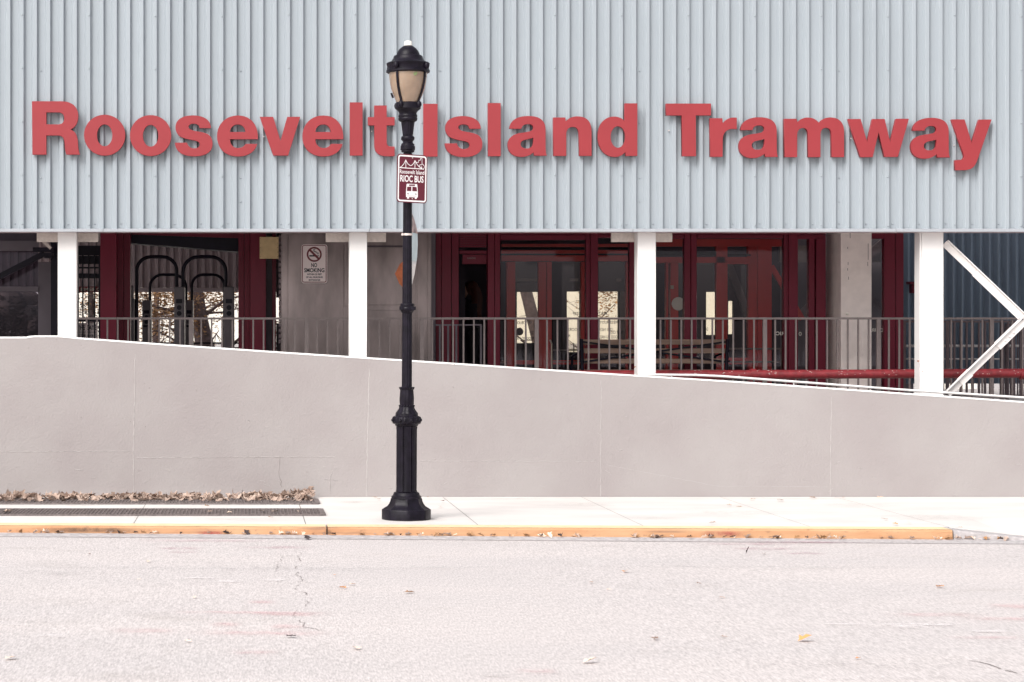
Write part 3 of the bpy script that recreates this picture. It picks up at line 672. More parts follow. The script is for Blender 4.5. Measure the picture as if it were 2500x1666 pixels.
for ch, dx, dy, lab in seq:
    x0, y0, k, path = G[ch]
    subs = parse(path)
    cu = bpy.data.curves.new('sign_letter', 'CURVE'); cu.dimensions = '2D'; cu.fill_mode = 'BOTH'; cu.extrude = LT/2; cu.bevel_depth = .0012
    allp = [((x0+q[0]/k+dx), (y0+q[1]/k+dy)) for s_ in subs for q in s_]
    cxp = (min(p[0] for p in allp)+max(p[0] for p in allp))/2; cyp = max(p[1] for p in allp)
    ox, oz = X(cxp, LD), Z(cyp, LD)
    for s_ in subs:
        pts = []
        for q in s_:
            w_ = (X(x0+q[0]/k+dx, LD)-ox, Z(y0+q[1]/k+dy, LD)-oz)
            if not pts or math.dist(pts[-1], w_) > 1e-4: pts.append(w_)
        if math.dist(pts[0], pts[-1]) < 1e-4: pts.pop()
        sp = cu.splines.new('POLY'); sp.points.add(len(pts)-1); sp.use_cyclic_u = True
        for P_, w_ in zip(sp.points, pts): P_.co = (w_[0], w_[1], 0, 1)
    tmp = bpy.data.objects.new('tmp', cu); me = bpy.data.meshes.new_from_object(tmp); bpy.data.objects.remove(tmp)
    me.transform(Matrix.Translation((0, LT/2, 0)) @ Matrix.Rotation(R(90), 4, 'X'))
    me.materials.clear(); me.materials.append(M['letter'])
    o = bpy.data.objects.new('sign_letter', me); COL.objects.link(o); o.location = (ox, LD, oz)
    tag(o, lab, 'letter', 'raised red letters of the station sign')
    st = MB()   # stand-off studs
    xa = min(X(p[0],LD) for p in allp); xb = max(X(p[0],LD) for p in allp); zc = (Z(min(p[1] for p in allp),LD)+oz)/2
    if ch in 'oea': zs = [(ox-(xb-xa)*.36, zc)] 
    else: zs = [(xa+.045, zc)]
    for sx, sz in zs: st.tube([(sx, LD+LT, sz),(sx, FD+.034, sz)], .006, 6)
    so_ = st.build('stud', M['band'], o)

# ------------------------------------------------------------------ white columns, plates, braces
CD = 23.86
cl = [('first white steel column from the left, its top plate over the black partition',164,46,True),('white steel column in front of the stainless cabin, right of the no smoking sign',874.5,43,True),
      ('white steel column in front of the bench and red glazing',1579,44.5,True),('broad white steel column on the right that carries the diagonal braces',2277,53,False)]
for lab, pc, wpx, pl in cl:
    xc = X(pc, CD); hw = wpx*CD/FPX/2
    t = thing('steel_column', (xc, CD, 0), lab, 'column', 'white columns under the facade')
    MB().box(xc-hw, xc+hw, CD, CD+.21, .0, 3.0).build('post', M['white'], t, bevel=.004)
    if pl:
        MB().box(xc-hw-.26, xc+hw+.23, CD+.215, CD+.26, Z(591,CD+.21), 3.1).build('top_plate', M['plate'], t)
    if pc > 2200:
        MB().box(xc-hw-.02, xc-hw-.002, CD+.012, CD+.20, 0, 3.0).build('flange', M['white'], t)
for px, py, r_ in ((2241,882,.014),(2252,908,.007),(1550,896,.012),(1587,862,.006),(2300,720,.006)):
    x_ = X(px,CD); own = [o for o in bpy.data.objects if o.get('category') == 'column']
    own.sort(key=lambda o: abs(o.location.x - x_))
    A = [(x_+r_*random.uniform(.5,1.2)*math.cos(R(a)), Z(py,CD)+r_*random.uniform(.4,1)*math.sin(R(a))) for a in range(0,360,40)]
    MB().prism(A, CD-.0015, .001).build('rust_spot', M['rustspot'], own[0])
# bracing at the right
BD = 23.93
node = (X(2503,BD), Z(779,BD))
def brace(pa, pb, lab, low):
    t = thing('diagonal_brace', (X(pa[0],BD), BD, Z(pa[1],BD)), lab, 'brace', 'white diagonal braces by the right column')
    a = (X(pa[0],BD), BD, Z(pa[1],BD)); b = (X(pb[0],BD), BD, Z(pb[1],BD))
    MB().beam(a, b, .082, .008).build('web', M['brace'], t)
    d_ = (Vector(b)-Vector(a)).normalized(); nrm = d_.cross(Vector((0,1,0))).normalized()
    if nrm.z < 0: nrm = -nrm
    o1 = nrm*.040
    MB().beam(Vector(a)+o1-Vector((0,.045,0)), Vector(b)+o1-Vector((0,.045,0)), .010, .045).build('flange', M['white'], t)
    n_ = Vector(b)
    L_ = .28 if low else .62
    MB().beam(n_-d_*(L_+.15) - Vector((0,.012,0)), n_-d_*.02- Vector((0,.012,0)), .105, .010).build('splice_plate', M['brace'], t)
    if low:
        for k in range(3):
            c = n_ - d_*(.19+.065*k) - nrm*.018
            MB().ball((c.x, c.y-.014, c.z), .0125, 8, 6).build('bolt', M['brace'], t)
        c = n_-d_*1.02; MB().beam(c-Vector((0,.012,0)), c+d_*.16-Vector((0,.012,0)), .10, .01).build('tie_plate', M['brace'], t)
brace((2306,594), (2500,779), 'white diagonal brace falling to the right from the top of the right column', False)
brace((2314,962), (2500,782), 'white diagonal brace rising to the right from the foot of the right column', True)
t = thing('diagonal_brace', (X(2700,BD),BD,Z(594,BD)), 'end of a white brace meeting the others at the right edge', 'brace', 'white diagonal braces by the right column')
MB().beam((node[0]-.02,BD+.012,node[1]+.0),(X(2700,BD),BD+.012,Z(594,BD)), .082,.008).build('web', M['brace'], t)

# red pipe
PD = 24.7
t = thing('red_pipe', (X(1900,PD),PD,Z(914,PD)), 'chipped red painted pipe running level behind the columns on the right', 'pipe')
MB().tube([(X(px,PD),PD,Z(py,PD)) for px,py in ((1350,916),(1838,915),(2500,911.5),(3800,907))], .054, 20).build('pipe', M['pipe'], t, True)
for px in (1838, 2497):
    MB().tube([(X(px-7,PD),PD,Z(914,PD)),(X(px+7,PD),PD,Z(914,PD))], .064, 18).build('collar', M['pipe'], t, True)
mb = MB()
for i in range(90):
    px = random.uniform(1690,2500); th = random.uniform(-.4,1.5); L_ = random.uniform(.004,.03)
    x = X(px,PD); zc = Z(914-(px-1838)*.0053,PD); q = random.uniform(.002,.006)
    for k in range(1):
        y1, z1 = -math.cos(th)*.0548, math.sin(th)*.0548; y2, z2 = -math.cos(th+.09)*.0548, math.sin(th+.09)*.0548
        mb.poly([(x,PD+y1,zc+z1),(x+L_,PD+y1,zc+z1),(x+L_*.8,PD+y2,zc+z2),(x+.001,PD+y2,zc+z2)],[(0,1,2,3)])
mb.build('paint_chips', M['plate'], t)

# ------------------------------------------------------------------ front railing
RD = 25.2
def railing(px0, px1, D, pyt, pyb, posts, per, label, m, group=None, rails=(), n=10, pk=.0095, ends=0):
    t = thing('railing', (X((px0+px1)/2,D), D, Z(pyb,D)), label, 'railing', group)
    MB().box(X(px0,D), X(px1,D), D-.022, D+.022, Z(pyt+5,D), Z(pyt,D)).build('top_rail', m, t)
    MB().box(X(px0,D), X(px1,D), D-.015, D+.015, Z(pyb,D), Z(pyb-4,D)).build('bottom_rail', m, t)
    for p_ in posts:
        MB().box(X(p_,D)-.024, X(p_,D)+.024, D-.02, D+.02, Z(pyb+8,D), Z(pyt+5,D)).build('post', m, t)
        for k in range(1, n+1):
            q = p_ + per*k/(n+1)
            if px0 < q < px1 and Z(pyb,D) < Z(pyt+6,D):
                MB().box(X(q,D)-pk, X(q,D)+pk, D-pk, D+pk, Z(pyb-3,D), Z(pyt+5,D)).build('picket', m, t)
    return t
railing(189, 3400, RD, 775.5, 973, [186,466,748.5,1030,1310,1587,1867,2144.6,2420.5,2698,2976,3255], 279, 'long brown grey picket railing across the front of the platform', M['rail'])

# ------------------------------------------------------------------ stainless cabin
SD = 25.9
t = thing('steel_cabin', (X(870,SD),SD,FZ), 'brushed stainless steel cabin behind the columns with a jointed front', 'cabin')
MB().B(686, 1053, 500, 985, SD, 1.6).build('body', M['steel'], t); MB().box(X(1053,SD)+.002, X(1053,SD)+.06, SD+.1, SD+4.8, 0, 3.3).build('side_wall', M['greydark'], t)
def part_panel(px0, px1, py0, py1, nm, dep=.012):
    MB().B(px0, px1, py0, py1, SD-dep, dep-.002).build(nm, M['steel'], t, bevel=.003)
part_panel(688, 701, 560, 980, 'jamb'); part_panel(704, 838, 572, 980, 'door_panel', .02); part_panel(841, 849, 600, 748, 'hinge_leaf', .03)
part_panel(896.5, 1014, 605, 745, 'hatch', .016); part_panel(897, 1014, 758, 985, 'lower_panel', .014)
part_panel(1019, 1043, 572, 985, 'side_panel', .014); part_panel(1045, 1052, 560, 985, 'jamb')
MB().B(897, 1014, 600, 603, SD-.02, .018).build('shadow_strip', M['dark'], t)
mb = MB(); 
for k in range(20):
    y = 575+ k*13.4; mb.B(680.5, 685.5, y, y+9, SD-.03, .025)
mb.build('hinge', M['darkrail'], t)
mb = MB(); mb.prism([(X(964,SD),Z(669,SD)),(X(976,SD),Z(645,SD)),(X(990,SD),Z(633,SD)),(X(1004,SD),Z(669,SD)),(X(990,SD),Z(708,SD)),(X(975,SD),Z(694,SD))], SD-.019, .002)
mb.build('orange_reflection', M['orange'], t)  # diamond mirrored in the steel, painted on as a flat patch
# yellow board
t = thing('notice_board', (X(657,SD-.2),SD-.2,Z(633,SD-.2)), 'plain ochre square board hung on the red post by the cabin', 'board')
MB().B(634, 680, 579, 632, SD-.2, .03).build('board', M['yellowbox'], t, bevel=.004)
mb = MB()
for k in range(5):
    for px in (636, 678): mb.ball((X(px,SD-.2),SD-.203,Z(583+k*11,SD-.2)), .004, 6, 4)
mb.build('screws', M['black'], t)

# ------------------------------------------------------------------ no smoking sign
ND = SD - .045
nx0, nz0 = 700, 580
def NX(a): return X(nx0 + a/12.06, ND)
def NZ(b): return Z(nz0 + b/12.06, ND)
def rrect(x0, x1, z0, z1, r, n=6):
    P = []
    for cx, cz, a0 in ((x1-r,z1-r,0),(x0+r,z1-r,90),(x0+r,z0+r,180),(x1-r,z0+r,270)):
        for k in range(n+1):
            a = R(a0+90*k/n); P.append((cx+r*math.cos(a), cz+r*math.sin(a)))
    return P
def ring(mb, A, B_, D):     # flat ring between two equal-length outlines
    n = len(A); mb.poly([(x,D,z) for x,z in A]+[(x,D,z) for x,z in B_], [(i,(i+1)%n,(i+1)%n+n,i+n) for i in range(n)])
def ribbon(mb, pts, wd, D, closed=False):
    n = len(pts); seg = list(zip(pts, pts[1:])) + ([(pts[-1],pts[0])] if closed else [])
    for a, b in seg:
        v = Vector((b[0]-a[0], b[1]-a[1])); 
        if v.length < 1e-7: continue
        v.normalize(); q = Vector((-v.y, v.x))*wd/2; e = v*wd*.35
        D2 = D
        mb.poly([(a[0]+q.x-e.x,D2,a[1]+q.y-e.y),(b[0]+q.x+e.x,D2,b[1]+q.y+e.y),(b[0]-q.x+e.x,D2,b[1]-q.y+e.y),(a[0]-q.x-e.x,D2,a[1]-q.y-e.y)],[(0,1,2,3)])
        D -= 2e-5
t = thing('no_smoking_sign', (NX(815), ND, NZ(1350)), 'white no smoking sign with red ring fixed on the steel cabin', 'sign')
t = MB().prism(rrect(NX(435),NX(1195),NZ(1352),NZ(210),.030), ND, .006).build('plate', M['plategrey'], t)
mb = MB(); ring(mb, rrect(NX(450),NX(1172),NZ(1330),NZ(228),.024), rrect(NX(474),NX(1148),NZ(1305),NZ(250),.016), ND-.001); mb.build('border', M['ring'], t)
mb = MB(); c = (NX(810), NZ(500)); u = (NX(1000)-NX(0))/1000
A = [(c[0]+222*u*math.cos(R(a)), c[1]+222*u*math.sin(R(a))) for a in range(0,360,10)]; B_ = [(c[0]+172*u*math.cos(R(a)), c[1]+172*u*math.sin(R(a))) for a in range(0,360,10)]
ring(mb, A, B_, ND-.0012)
mb.build('prohibition_ring', M['ring'], t)
mb = MB(); dx = 185*u*math.cos(R(45)); ribbon(mb, [(c[0]-dx,c[1]+dx),(c[0]+dx*.92,c[1]-dx*.92)], 62*u, ND-.0022); mb.build('slash', M['ring'], t)
mb = MB(); mb.poly([(NX(665),ND-.0014,NZ(565)),(NX(900),ND-.0014,NZ(565)),(NX(900),ND-.0014,NZ(522)),(NX(665),ND-.0014,NZ(522))],[(0,1,2,3)])
for off in (0, 34):
    ribbon(mb, [(NX(a+off*.8),NZ(b-off*.2)) for a,b in ((820,345),(785,360),(782,395),(810,420),(840,425),(865,460),(905,465),(920,500))], 13*u, ND-.0016)
mb.build('cigarette', M['text'], t)
MB().poly([(NX(905),ND-.0014,NZ(560)),(NX(950),ND-.0014,NZ(560)),(NX(950),ND-.0014,NZ(525)),(NX(905),ND-.0014,NZ(525))],[(0,1,2,3)]).build('ash', M['rail'], t)
mb = MB()
for s_, a, b, y0_, y1_, bo in (("NO",722,895,755,880,.03),("SMOKING",512,1112,905,1030,.03),("WITHIN 25 FEET",597,1035,1062,1115,.035),("OF ALL BUILDING",567,1060,1146,1198,.035),("ENTRANCES",650,988,1230,1282,.035)):
    text(mb, s_, NX(a), NX(b), NZ(y1_), NZ(y0_), ND-.0012, bo)
mb.build('lettering', M['text'], t)

# ------------------------------------------------------------------ left hall: partition, gate, red posts, turnstiles
t = thing('dark_partition', (X(60,26.4),26.4,FZ), 'dark glazed partition with black end post at the far left', 'partition')
MB().B(124, 142, 540, 985, 26.3, .25).build('end_post', M['black'], t)
MB().B(93, 124, 640, 985, 26.5, .06).build('grey_panel', M['greydark'], t)
MB().B(-120, 93, 612, 985, 26.5, .01).build('glass', M['glassdark'], t)
MB().B(-120, 93, 588, 613, 26.47, .08).build('head_rail', M['greydark'], t)
MB().B(-120, 93, 700, 712, 26.47, .06).build('mid_rail', M['greydark'], t)
MB().B(-120, 124, 540, 588, 26.4, .1).build('head_panel', M['dark'], t)
t = thing('black_brace', (X(0,26),26.0,Z(680,26)), 'black slanting brace crossing the upper left of the partition', 'brace')
MB().beam((X(-150,26),26,Z(752,26)),(X(108,26),26,Z(619,26)), .07, .06).build('bar', M['black'], t)
MB().B(80, 128, 604, 615, 25.95, .16).build('joint_plate', M['black'], t)
MB().B(108, 128, 617, 630, 25.95, .16).build('foot_plate', M['black'], t)
# white lamp bracket remnants
t = thing('strut_end', (X(112,25.4),25.4,Z(600,25.4)), 'pale slanted strut end beside the top of the left column', 'bracket')
MB().beam((X(98,25.4),25.4,Z(583,25.4)),(X(124,25.4),25.4,Z(607,25.4)), .035,.03).build('strut', M['plate'], t)

GD = 26.7
t = thing('emergency_gate', (X(215,GD),GD,FZ), 'black barred exit gate with a red sign strip beside the left column', 'gate')
for px in (190,202,216.5,231,243):
    w2 = 5 if px in (190,243) else 3.4
    MB().B(px-w2/2, px+w2/2, 622, 985, GD, .03).build('bar', M['black'], t)
for y0_, y1_ in ((600,624),(625,645),(652,656),(668,680),(780,786)):
    MB().B(186, 245, y0_, y1_, GD+.035, .03).build('cross_bar', M['black'], t)
MB().B(186, 241, 700, 714, GD+.07, .01).build('red_strip', M['letter'], t)
mb = MB(); textpx(mb, "EMERG", 197, 246, 702.5, 711.5, GD+.068, .03); mb.build('lettering', M['cream'], t)
MB().B(176, 238, 789, 905, GD+.07, .01).build('notice', M['plategrey'], t)
mb = MB(); textpx(mb, "STOP IN THE GATE", 150, 235, 795, 806, GD+.068, .03); textpx(mb, "USE THIS DOOR", 185, 229, 817, 824, GD+.068, .03); 
mb.poly([(X(180,GD),GD+.068,Z(811,GD)),(X(236,GD),GD+.068,Z(811,GD)),(X(236,GD),GD+.068,Z(811.8,GD)),(X(180,GD),GD+.068,Z(811.8,GD))],[(0,1,2,3)])
mb.build('notice_text', M['text'], t)

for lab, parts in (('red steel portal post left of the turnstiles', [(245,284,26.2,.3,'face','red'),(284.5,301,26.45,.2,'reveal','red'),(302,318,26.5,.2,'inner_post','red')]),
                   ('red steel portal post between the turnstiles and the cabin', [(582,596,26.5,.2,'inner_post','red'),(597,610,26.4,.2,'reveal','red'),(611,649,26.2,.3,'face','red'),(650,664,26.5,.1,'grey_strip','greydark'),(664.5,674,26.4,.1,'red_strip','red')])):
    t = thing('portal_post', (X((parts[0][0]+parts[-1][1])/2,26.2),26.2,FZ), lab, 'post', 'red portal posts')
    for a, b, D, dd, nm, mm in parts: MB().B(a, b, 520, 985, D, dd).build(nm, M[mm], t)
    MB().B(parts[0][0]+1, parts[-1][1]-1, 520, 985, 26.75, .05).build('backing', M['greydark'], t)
    if parts[0][0] > 500:
        MB().B(674.5, 688, 520, 727, 26.6, .05).build('grey_strip', M['greydark'], t); MB().B(674.5, 688, 790, 985, 26.6, .05).build('grey_strip', M['greydark'], t)
# shutter housing
t = thing('shutter_housing', (X(455,26.8),26.8,Z(600,26.8)), 'dark roller shutter housing slanting over the turnstiles', 'shutter')
D = 26.8
MB().prism([(X(318,D),Z(594,D)),(X(583,D),Z(615,D)),(X(583,D),Z(540,D)),(X(318,D),Z(540,D))], D, .35).build('housing', M['black'], t)
MB().prism([(X(322,D),Z(573,D)),(X(583,D),Z(582,D)),(X(583,D),Z(566,D)),(X(322,D),Z(562,D))], D-.02, .018).build('red_edge', M['red'], t)
# rear corrugated band over the opening
BDp = 34.8
t = thing('rear_band', (X(300,BDp),BDp,Z(712,BDp)), 'brown grey corrugated metal band high across the back of the hall', 'cladding')
mb = MB(); pp = 19*BDp/FPX; x = X(-220,BDp); P = []
while x < X(686,BDp):
    P += [(x,.0),(x+.45*pp,.0),(x+.6*pp,-.05),(x+.9*pp,-.05)]; x += pp
n = len(P); za, zc = Z(703,BDp), Z(400,BDp)
mb.poly([(a,BDp+b,za) for a,b in P]+[(a,BDp+b,zc) for a,b in P], [(i,i+1,i+1+n,i+n) for i in range(n-1)]).build('sheet', M['panel'], t)
MB().B(-220, 686, 703, 713, BDp-.06, .12).build('edge_trim', M['panel'], t)
t = thing('rear_railing', (X(450,34.6),34.6,FZ), 'low dark railing at the back edge of the hall', 'railing')
MB().B(-220, 686, 836, 840, 34.6, .04).build('rail', M['black'], t)
MB().B(-220, 686, 848, 852, 34.6, .04).build('rail', M['black'], t)
for px in (-60,150,300,585): MB().B(px, px+5, 836, 990, 34.65, .04).build('post', M['black'], t)

def turnstile(cab, ctop, hoop, htop, D, lab, left=None):
    s_ = D/FPX; c0, c1 = cab; h0, h1 = hoop
    t = thing('turnstile', (X((c0+c1)/2,D), D, FZ), lab, 'turnstile', 'turnstiles in the hall')
    tt = t; t = MB().box(X(c0,D), X(c1,D), D, D+.5, FZ, Z(ctop,D)).build('cabinet', M['signal'], t, bevel=.012)
    cx = X((c0+c1)/2, D); wv = X(c1,D)-X(c0,D)
    zt_ = Z(ctop,D)
    MB().box(cx-wv*.30, cx+wv*.30, D-.004, D-.001, zt_-.215, zt_-.16).build('display', M['black'], t)
    for k in (0,1):
        A = [(cx+wv*.24*math.cos(R(a)), zt_-.27-.075*k+wv*.24*math.sin(R(a))) for a in range(0,360,30)]
        MB().prism(A, D-.004, .003).build('indicator', M['black'], t)
    MB().box(cx-wv*.36, cx+wv*.36, D-.004, D-.001, zt_-.425, zt_-.395).build('card_slot', M['black'], t)
    t = tt; r = .26; y = D+.2; x0, x1 = X(h0,D)+.03, X(h1,D)-.03; zz = Z(htop,D); rr = min(.20,(x1-x0)*.35)
    pts = [(x0,y,FZ)] + [(x0+rr-rr*math.cos(R(a)), y, zz-rr+rr*math.sin(R(a))) for a in range(0,91,15)] + [(x1-rr+rr*math.sin(R(a)), y, zz-rr+rr*math.cos(R(a))) for a in range(0,91,15)] + [(x1,y,FZ)]
    MB().tube(pts, .024, 10).build('hoop', M['black'], t, True)
turnstile((425,450),700,(326,436),626,26.9,'near turnstile in the middle of the portal, its tall hoop reaching left')
turnstile((546,572),700,(440,557),626,26.9,'near turnstile on the right side of the portal, with tall black hoop')
turnstile((347,368),733,(360,458),670,33.0,'far turnstile seen low at the left of the portal')
turnstile((452,471),733,(463,552),670,33.0,'far turnstile seen just right of the middle near turnstile')
t = thing('ticket_machine', (X(314,26.85),26.85,FZ), 'narrow dark grey ticket cabinet against the left red post', 'ticket machine')
MB().B(303, 327, 729, 990, 26.85, .4).build('cabinet', M['signal'], t, bevel=.01)
MB().B(305, 325, 697, 728.5, 26.9, .2).build('head', M['signal'], t, bevel=.01)
MB().B(303, 316, 629, 690, 26.8, .08).build('speaker_box', M['black'], t, bevel=.01)

# ------------------------------------------------------------------ red glazed pavilion
VD = 26.2; VI = 27.7; VB = 30.6
t = pav = thing('glazed_pavilion', (X(1600,VD),VD,FZ), 'dark red framed glass waiting room behind the railing', 'waiting room')
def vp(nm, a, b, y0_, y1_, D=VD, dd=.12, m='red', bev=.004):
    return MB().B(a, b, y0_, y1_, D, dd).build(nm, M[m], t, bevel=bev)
vp('mullion',1055,1064,540,990,VD+.12,.08,'redlit'); vp('mullion',1064,1077,540,990,VD,.12); vp('mullion',1078,1102,540,990,VD+.015,.12); vp('mullion',1103.5,1120,540,990)  # first strip has the lit side of the frame in its colour
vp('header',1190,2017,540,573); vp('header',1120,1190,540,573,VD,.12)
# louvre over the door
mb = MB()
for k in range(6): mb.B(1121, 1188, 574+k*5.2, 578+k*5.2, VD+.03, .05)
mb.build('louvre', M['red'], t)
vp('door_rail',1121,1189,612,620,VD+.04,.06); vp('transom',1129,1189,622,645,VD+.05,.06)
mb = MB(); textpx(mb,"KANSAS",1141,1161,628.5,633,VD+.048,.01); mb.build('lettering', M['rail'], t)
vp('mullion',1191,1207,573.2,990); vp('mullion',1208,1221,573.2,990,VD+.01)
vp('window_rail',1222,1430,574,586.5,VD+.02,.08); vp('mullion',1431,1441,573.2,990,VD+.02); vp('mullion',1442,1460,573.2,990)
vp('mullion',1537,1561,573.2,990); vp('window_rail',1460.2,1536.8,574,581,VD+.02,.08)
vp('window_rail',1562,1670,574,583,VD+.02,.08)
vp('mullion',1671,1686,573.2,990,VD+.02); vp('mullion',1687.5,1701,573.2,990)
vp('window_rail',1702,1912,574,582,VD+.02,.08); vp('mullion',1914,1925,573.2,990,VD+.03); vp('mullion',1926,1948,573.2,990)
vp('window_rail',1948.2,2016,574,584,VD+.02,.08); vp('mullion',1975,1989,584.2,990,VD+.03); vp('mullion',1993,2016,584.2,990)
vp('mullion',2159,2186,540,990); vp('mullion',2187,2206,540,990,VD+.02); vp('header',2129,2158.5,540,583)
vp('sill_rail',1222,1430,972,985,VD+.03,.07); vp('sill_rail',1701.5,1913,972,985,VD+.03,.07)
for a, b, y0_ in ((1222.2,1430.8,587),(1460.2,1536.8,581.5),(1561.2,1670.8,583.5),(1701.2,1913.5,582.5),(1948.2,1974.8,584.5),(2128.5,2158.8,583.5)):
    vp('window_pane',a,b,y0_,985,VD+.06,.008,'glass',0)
# inner lobby: doors with lettering
def vi(nm,a,b,y0_,y1_,D=VI,dd=.1,m='redlit'): return MB().B(a,b,y0_,y1_,D,dd).build(nm, M[m], t)
vi('inner_header',1225,1540,596,603); vi('inner_header',1225,1540,611,619); vi('inner_header',1225,1540,624,638)
vi('inner_header',1600,1915,584,602); vi('inner_header',1600,1770,628,642,VI,.1)
vi('black_track',1225,1540,604,610,VI+.02,.06,'black'); vi('black_track',1600,1760,615,625,VI+.02,.06,'black'); vi('black_track',1777,1833,621,625,VI-.02,.06,'black')
for a, b in ((1237,1258),(1315,1333),(1335,1347),(1419,1431),(1529,1538),(1626,1632),(1637,1656),(1671,1676),(1749,1776),(1827,1848),(1849.5,1884)):
    vi('inner_mullion',a,b,640 if a<1700 else 602,990)
vi('inner_rail',1776,1827,628,645); vi('inner_rail',1776,1827,874,890)
vi('inner_rail',1347,1419,880,890); vi('inner_rail',1258,1315,880,890)
for a, b in ((1258.2,1314.8),(1347.2,1418.8),(1431.2,1528.8),(1656.2,1748.8),(1776.2,1826.8)):
    g_ = vi('inner_pane',a,b,640,980,VI+.05,.006,'glassin')
TD = VI+.045
mb = MB()
for s_, a, b, y0_, y1_, mi in (("WATCH YOUR STEP",1398,1483,762,770,True),("DO NOT LEAN ON DOORS",1386,1495,801,809,True),("YOUR STEP",1464,1507,784,791,False),("WATCH",1503,1527,776,782,False),
      ("DO NOT",1491,1523,808,816,False),("LEAN ON DOORS",1463,1514,819,827,False),("YOUR STEP",1257,1299,785,792,False),("DO NOT",1294,1326,809,818,False),("LEAN ON DOORS",1256,1308,823,830,False),
      ("WATCH YOUR STEP",1613,1672,761,769,True),("LEAN ON DOORS",1604,1672,800,808,True),("DO NOT",1703,1729,800,808,True),("DOOR",1367,1393,817,823,False)):
    textpx(mb, s_, a, b, y0_, y1_, TD, .012, mi)
mb.build('door_lettering', M['text'], t)
mb = MB()
A = [(X(1268,TD)+.052*math.cos(R(a)), Z(810,TD)+.052*math.sin(R(a))) for a in range(0,360,12)]
mb.prism(A, TD-.006, .002); mb.build('dark_dot', M['greydark'], t)
for cx_, cy_, r_ in ((1656,742,.088),(1438,742,.080)):
    D = VI-.02 if cx_ > 1500 else VI+.04
    A = [(X(cx_,D)+r_*math.cos(R(a)), Z(cy_,D)+r_*math.sin(R(a))) for a in range(0,360,12)]
    MB().prism(A, D, .002).build('white_dot', M['signwhite'], t)
mb = MB()
textpx(mb,"RIO",1893,1915,810,819,VD+.058,.01,True); textpx(mb,"O",1950,1957,811,820,VD+.058,.01); textpx(mb,"OUR",2127,2157,802,811,VD+.058,.01,True)
mb.build('pane_lettering', M['cream'], t)
MB().B(1637.5,1645,697,706,VI-.012,.01).build('lock', M['plate'], t)
# back wall of the pavilion with openings
holes = [(1262,1316,713,838),(1384,1417,712,860),(1460,1511,712,838),(1724,1751,713,818),(1778,1792,735,816)]
def backwall(x0, x1, holes, D, mm, nm):
    cur = x0; mb = MB()
    for a, b, y0_, y1_ in holes:
        mb.B(cur, a, 520, 990, D, .12); mb.B(a, b, 520, y0_, D, .12); mb.B(a, b, y1_, 990, D, .12); cur = b
    mb.B(cur, x1, 520, 990, D, .12)
    mb.build(nm, M[mm], t)
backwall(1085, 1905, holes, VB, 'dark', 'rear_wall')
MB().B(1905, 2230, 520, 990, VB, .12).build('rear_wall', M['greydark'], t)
MB().B(1905, 2230, 600, 640, VB-.3, .1).build('rear_beam', M['rail'], t)
MB().beam((X(1920,VB-.4),VB-.4,Z(800,VB)),(X(2200,VB-.4),VB-.4,Z(560,VB)), .12,.06).build('rear_strut', M['darkrail'], t)
for a, b, y0_, y1_ in holes:
    MB().B(a, b, y0_, y1_, VB+.05, .006).build('rear_pane', M['glassin'], t)
MB().B(1262, 1312, 692, 710, VB-.03, .02).build('rear_transom', M['greydark'], t)
MB().B(1515, 1527, 712, 835, VB-.04, .03).build('rear_post', M['rail'], t)
for a, b, y in ((1262,1312,683),(1390,1412,683),(1505,1517,683)):
    MB().B(a, b, y-3, y+4, VB-.05, .02).build('rear_reflection', M['rail'], t)  # pale strips paint in the reflections of ceiling lights
for a in (1262,1280,1299,1312,1384,1400,1415):
    MB().B(a, a+2, 838, 868, VB-.05, .03).build('rear_rail_bar', M['black'], t)
for y0_ in (880, 905, 930):
    MB().B(1222, 1430, y0_, y0_+8, VB-.5, .03).build('seat_slat', M['wood'], t)
MB().box(X(1064,VD), 4.6, VD, VB, 3.25, 3.33).build('roof_deck', M['dark'], t); MB().box(4.6, X(2200,VD), VD+.1, VB, 3.25, 3.26).build('added_roof_glass', M['addedroofglass'], t)  # unseen glass part added at the right to light the inner frames
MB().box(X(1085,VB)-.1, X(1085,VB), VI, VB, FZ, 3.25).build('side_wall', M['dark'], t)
MB().beam((X(1778,29),29,Z(640,29)),(X(1850,29),29,Z(830,29)), .10,.06).build('inner_strut', M['greydark'], t)
MB().beam((X(1884,29),29,Z(650,29)),(X(1960,29),29,Z(780,29)), .07,.06).build('inner_strut', M['redlit'], t)
# white handrail seen through the glass
t = thing('inner_handrail', (X(1800,27.0),27.0,FZ), 'pale two bar handrail inside the glazing beside the bench', 'handrail')
for y in (852, 884):
    MB().tube([(X(1780,27),27,Z(y,27)),(X(1908,27),27,Z(y,27))], .012, 8).build('bar', M['rail'], t)
MB().tube([(X(1908,27),27,Z(850,27)),(X(1910,27),27,FZ)], .014, 8).build('post', M['rail'], t)
t = thing('inner_handrail', (X(1365,26.9),26.9,FZ), 'thin bent metal handrail left of the bench behind the glass', 'handrail')
MB().tube([(X(1347,26.9),26.9,FZ),(X(1347,26.9),26.9,Z(840,26.9)),(X(1343,26.9),26.9,Z(830,26.9))], .012, 8).build('post', M['band'], t)
for y in (855, 884): MB().tube([(X(1347,26.9),26.9,Z(y,26.9)),(X(1420,26.9),26.9,Z(y,26.9))], .008, 8).build('bar', M['rail'], t)
# small rack behind the left mullions
t = thing('grey_rail', (X(1110,25.8),25.8,FZ), 'thin grey rail with uprights in front of the left red jambs', 'rail')
MB().B(1062, 1176, 792, 795.5, 25.8, .03).build('bar', M['greydark'], t)
for a in (1072,1092,1112,1172): MB().B(a, a+4.5, 795.5, 985, 25.8, .02).build('upright', M['greydark'], t)

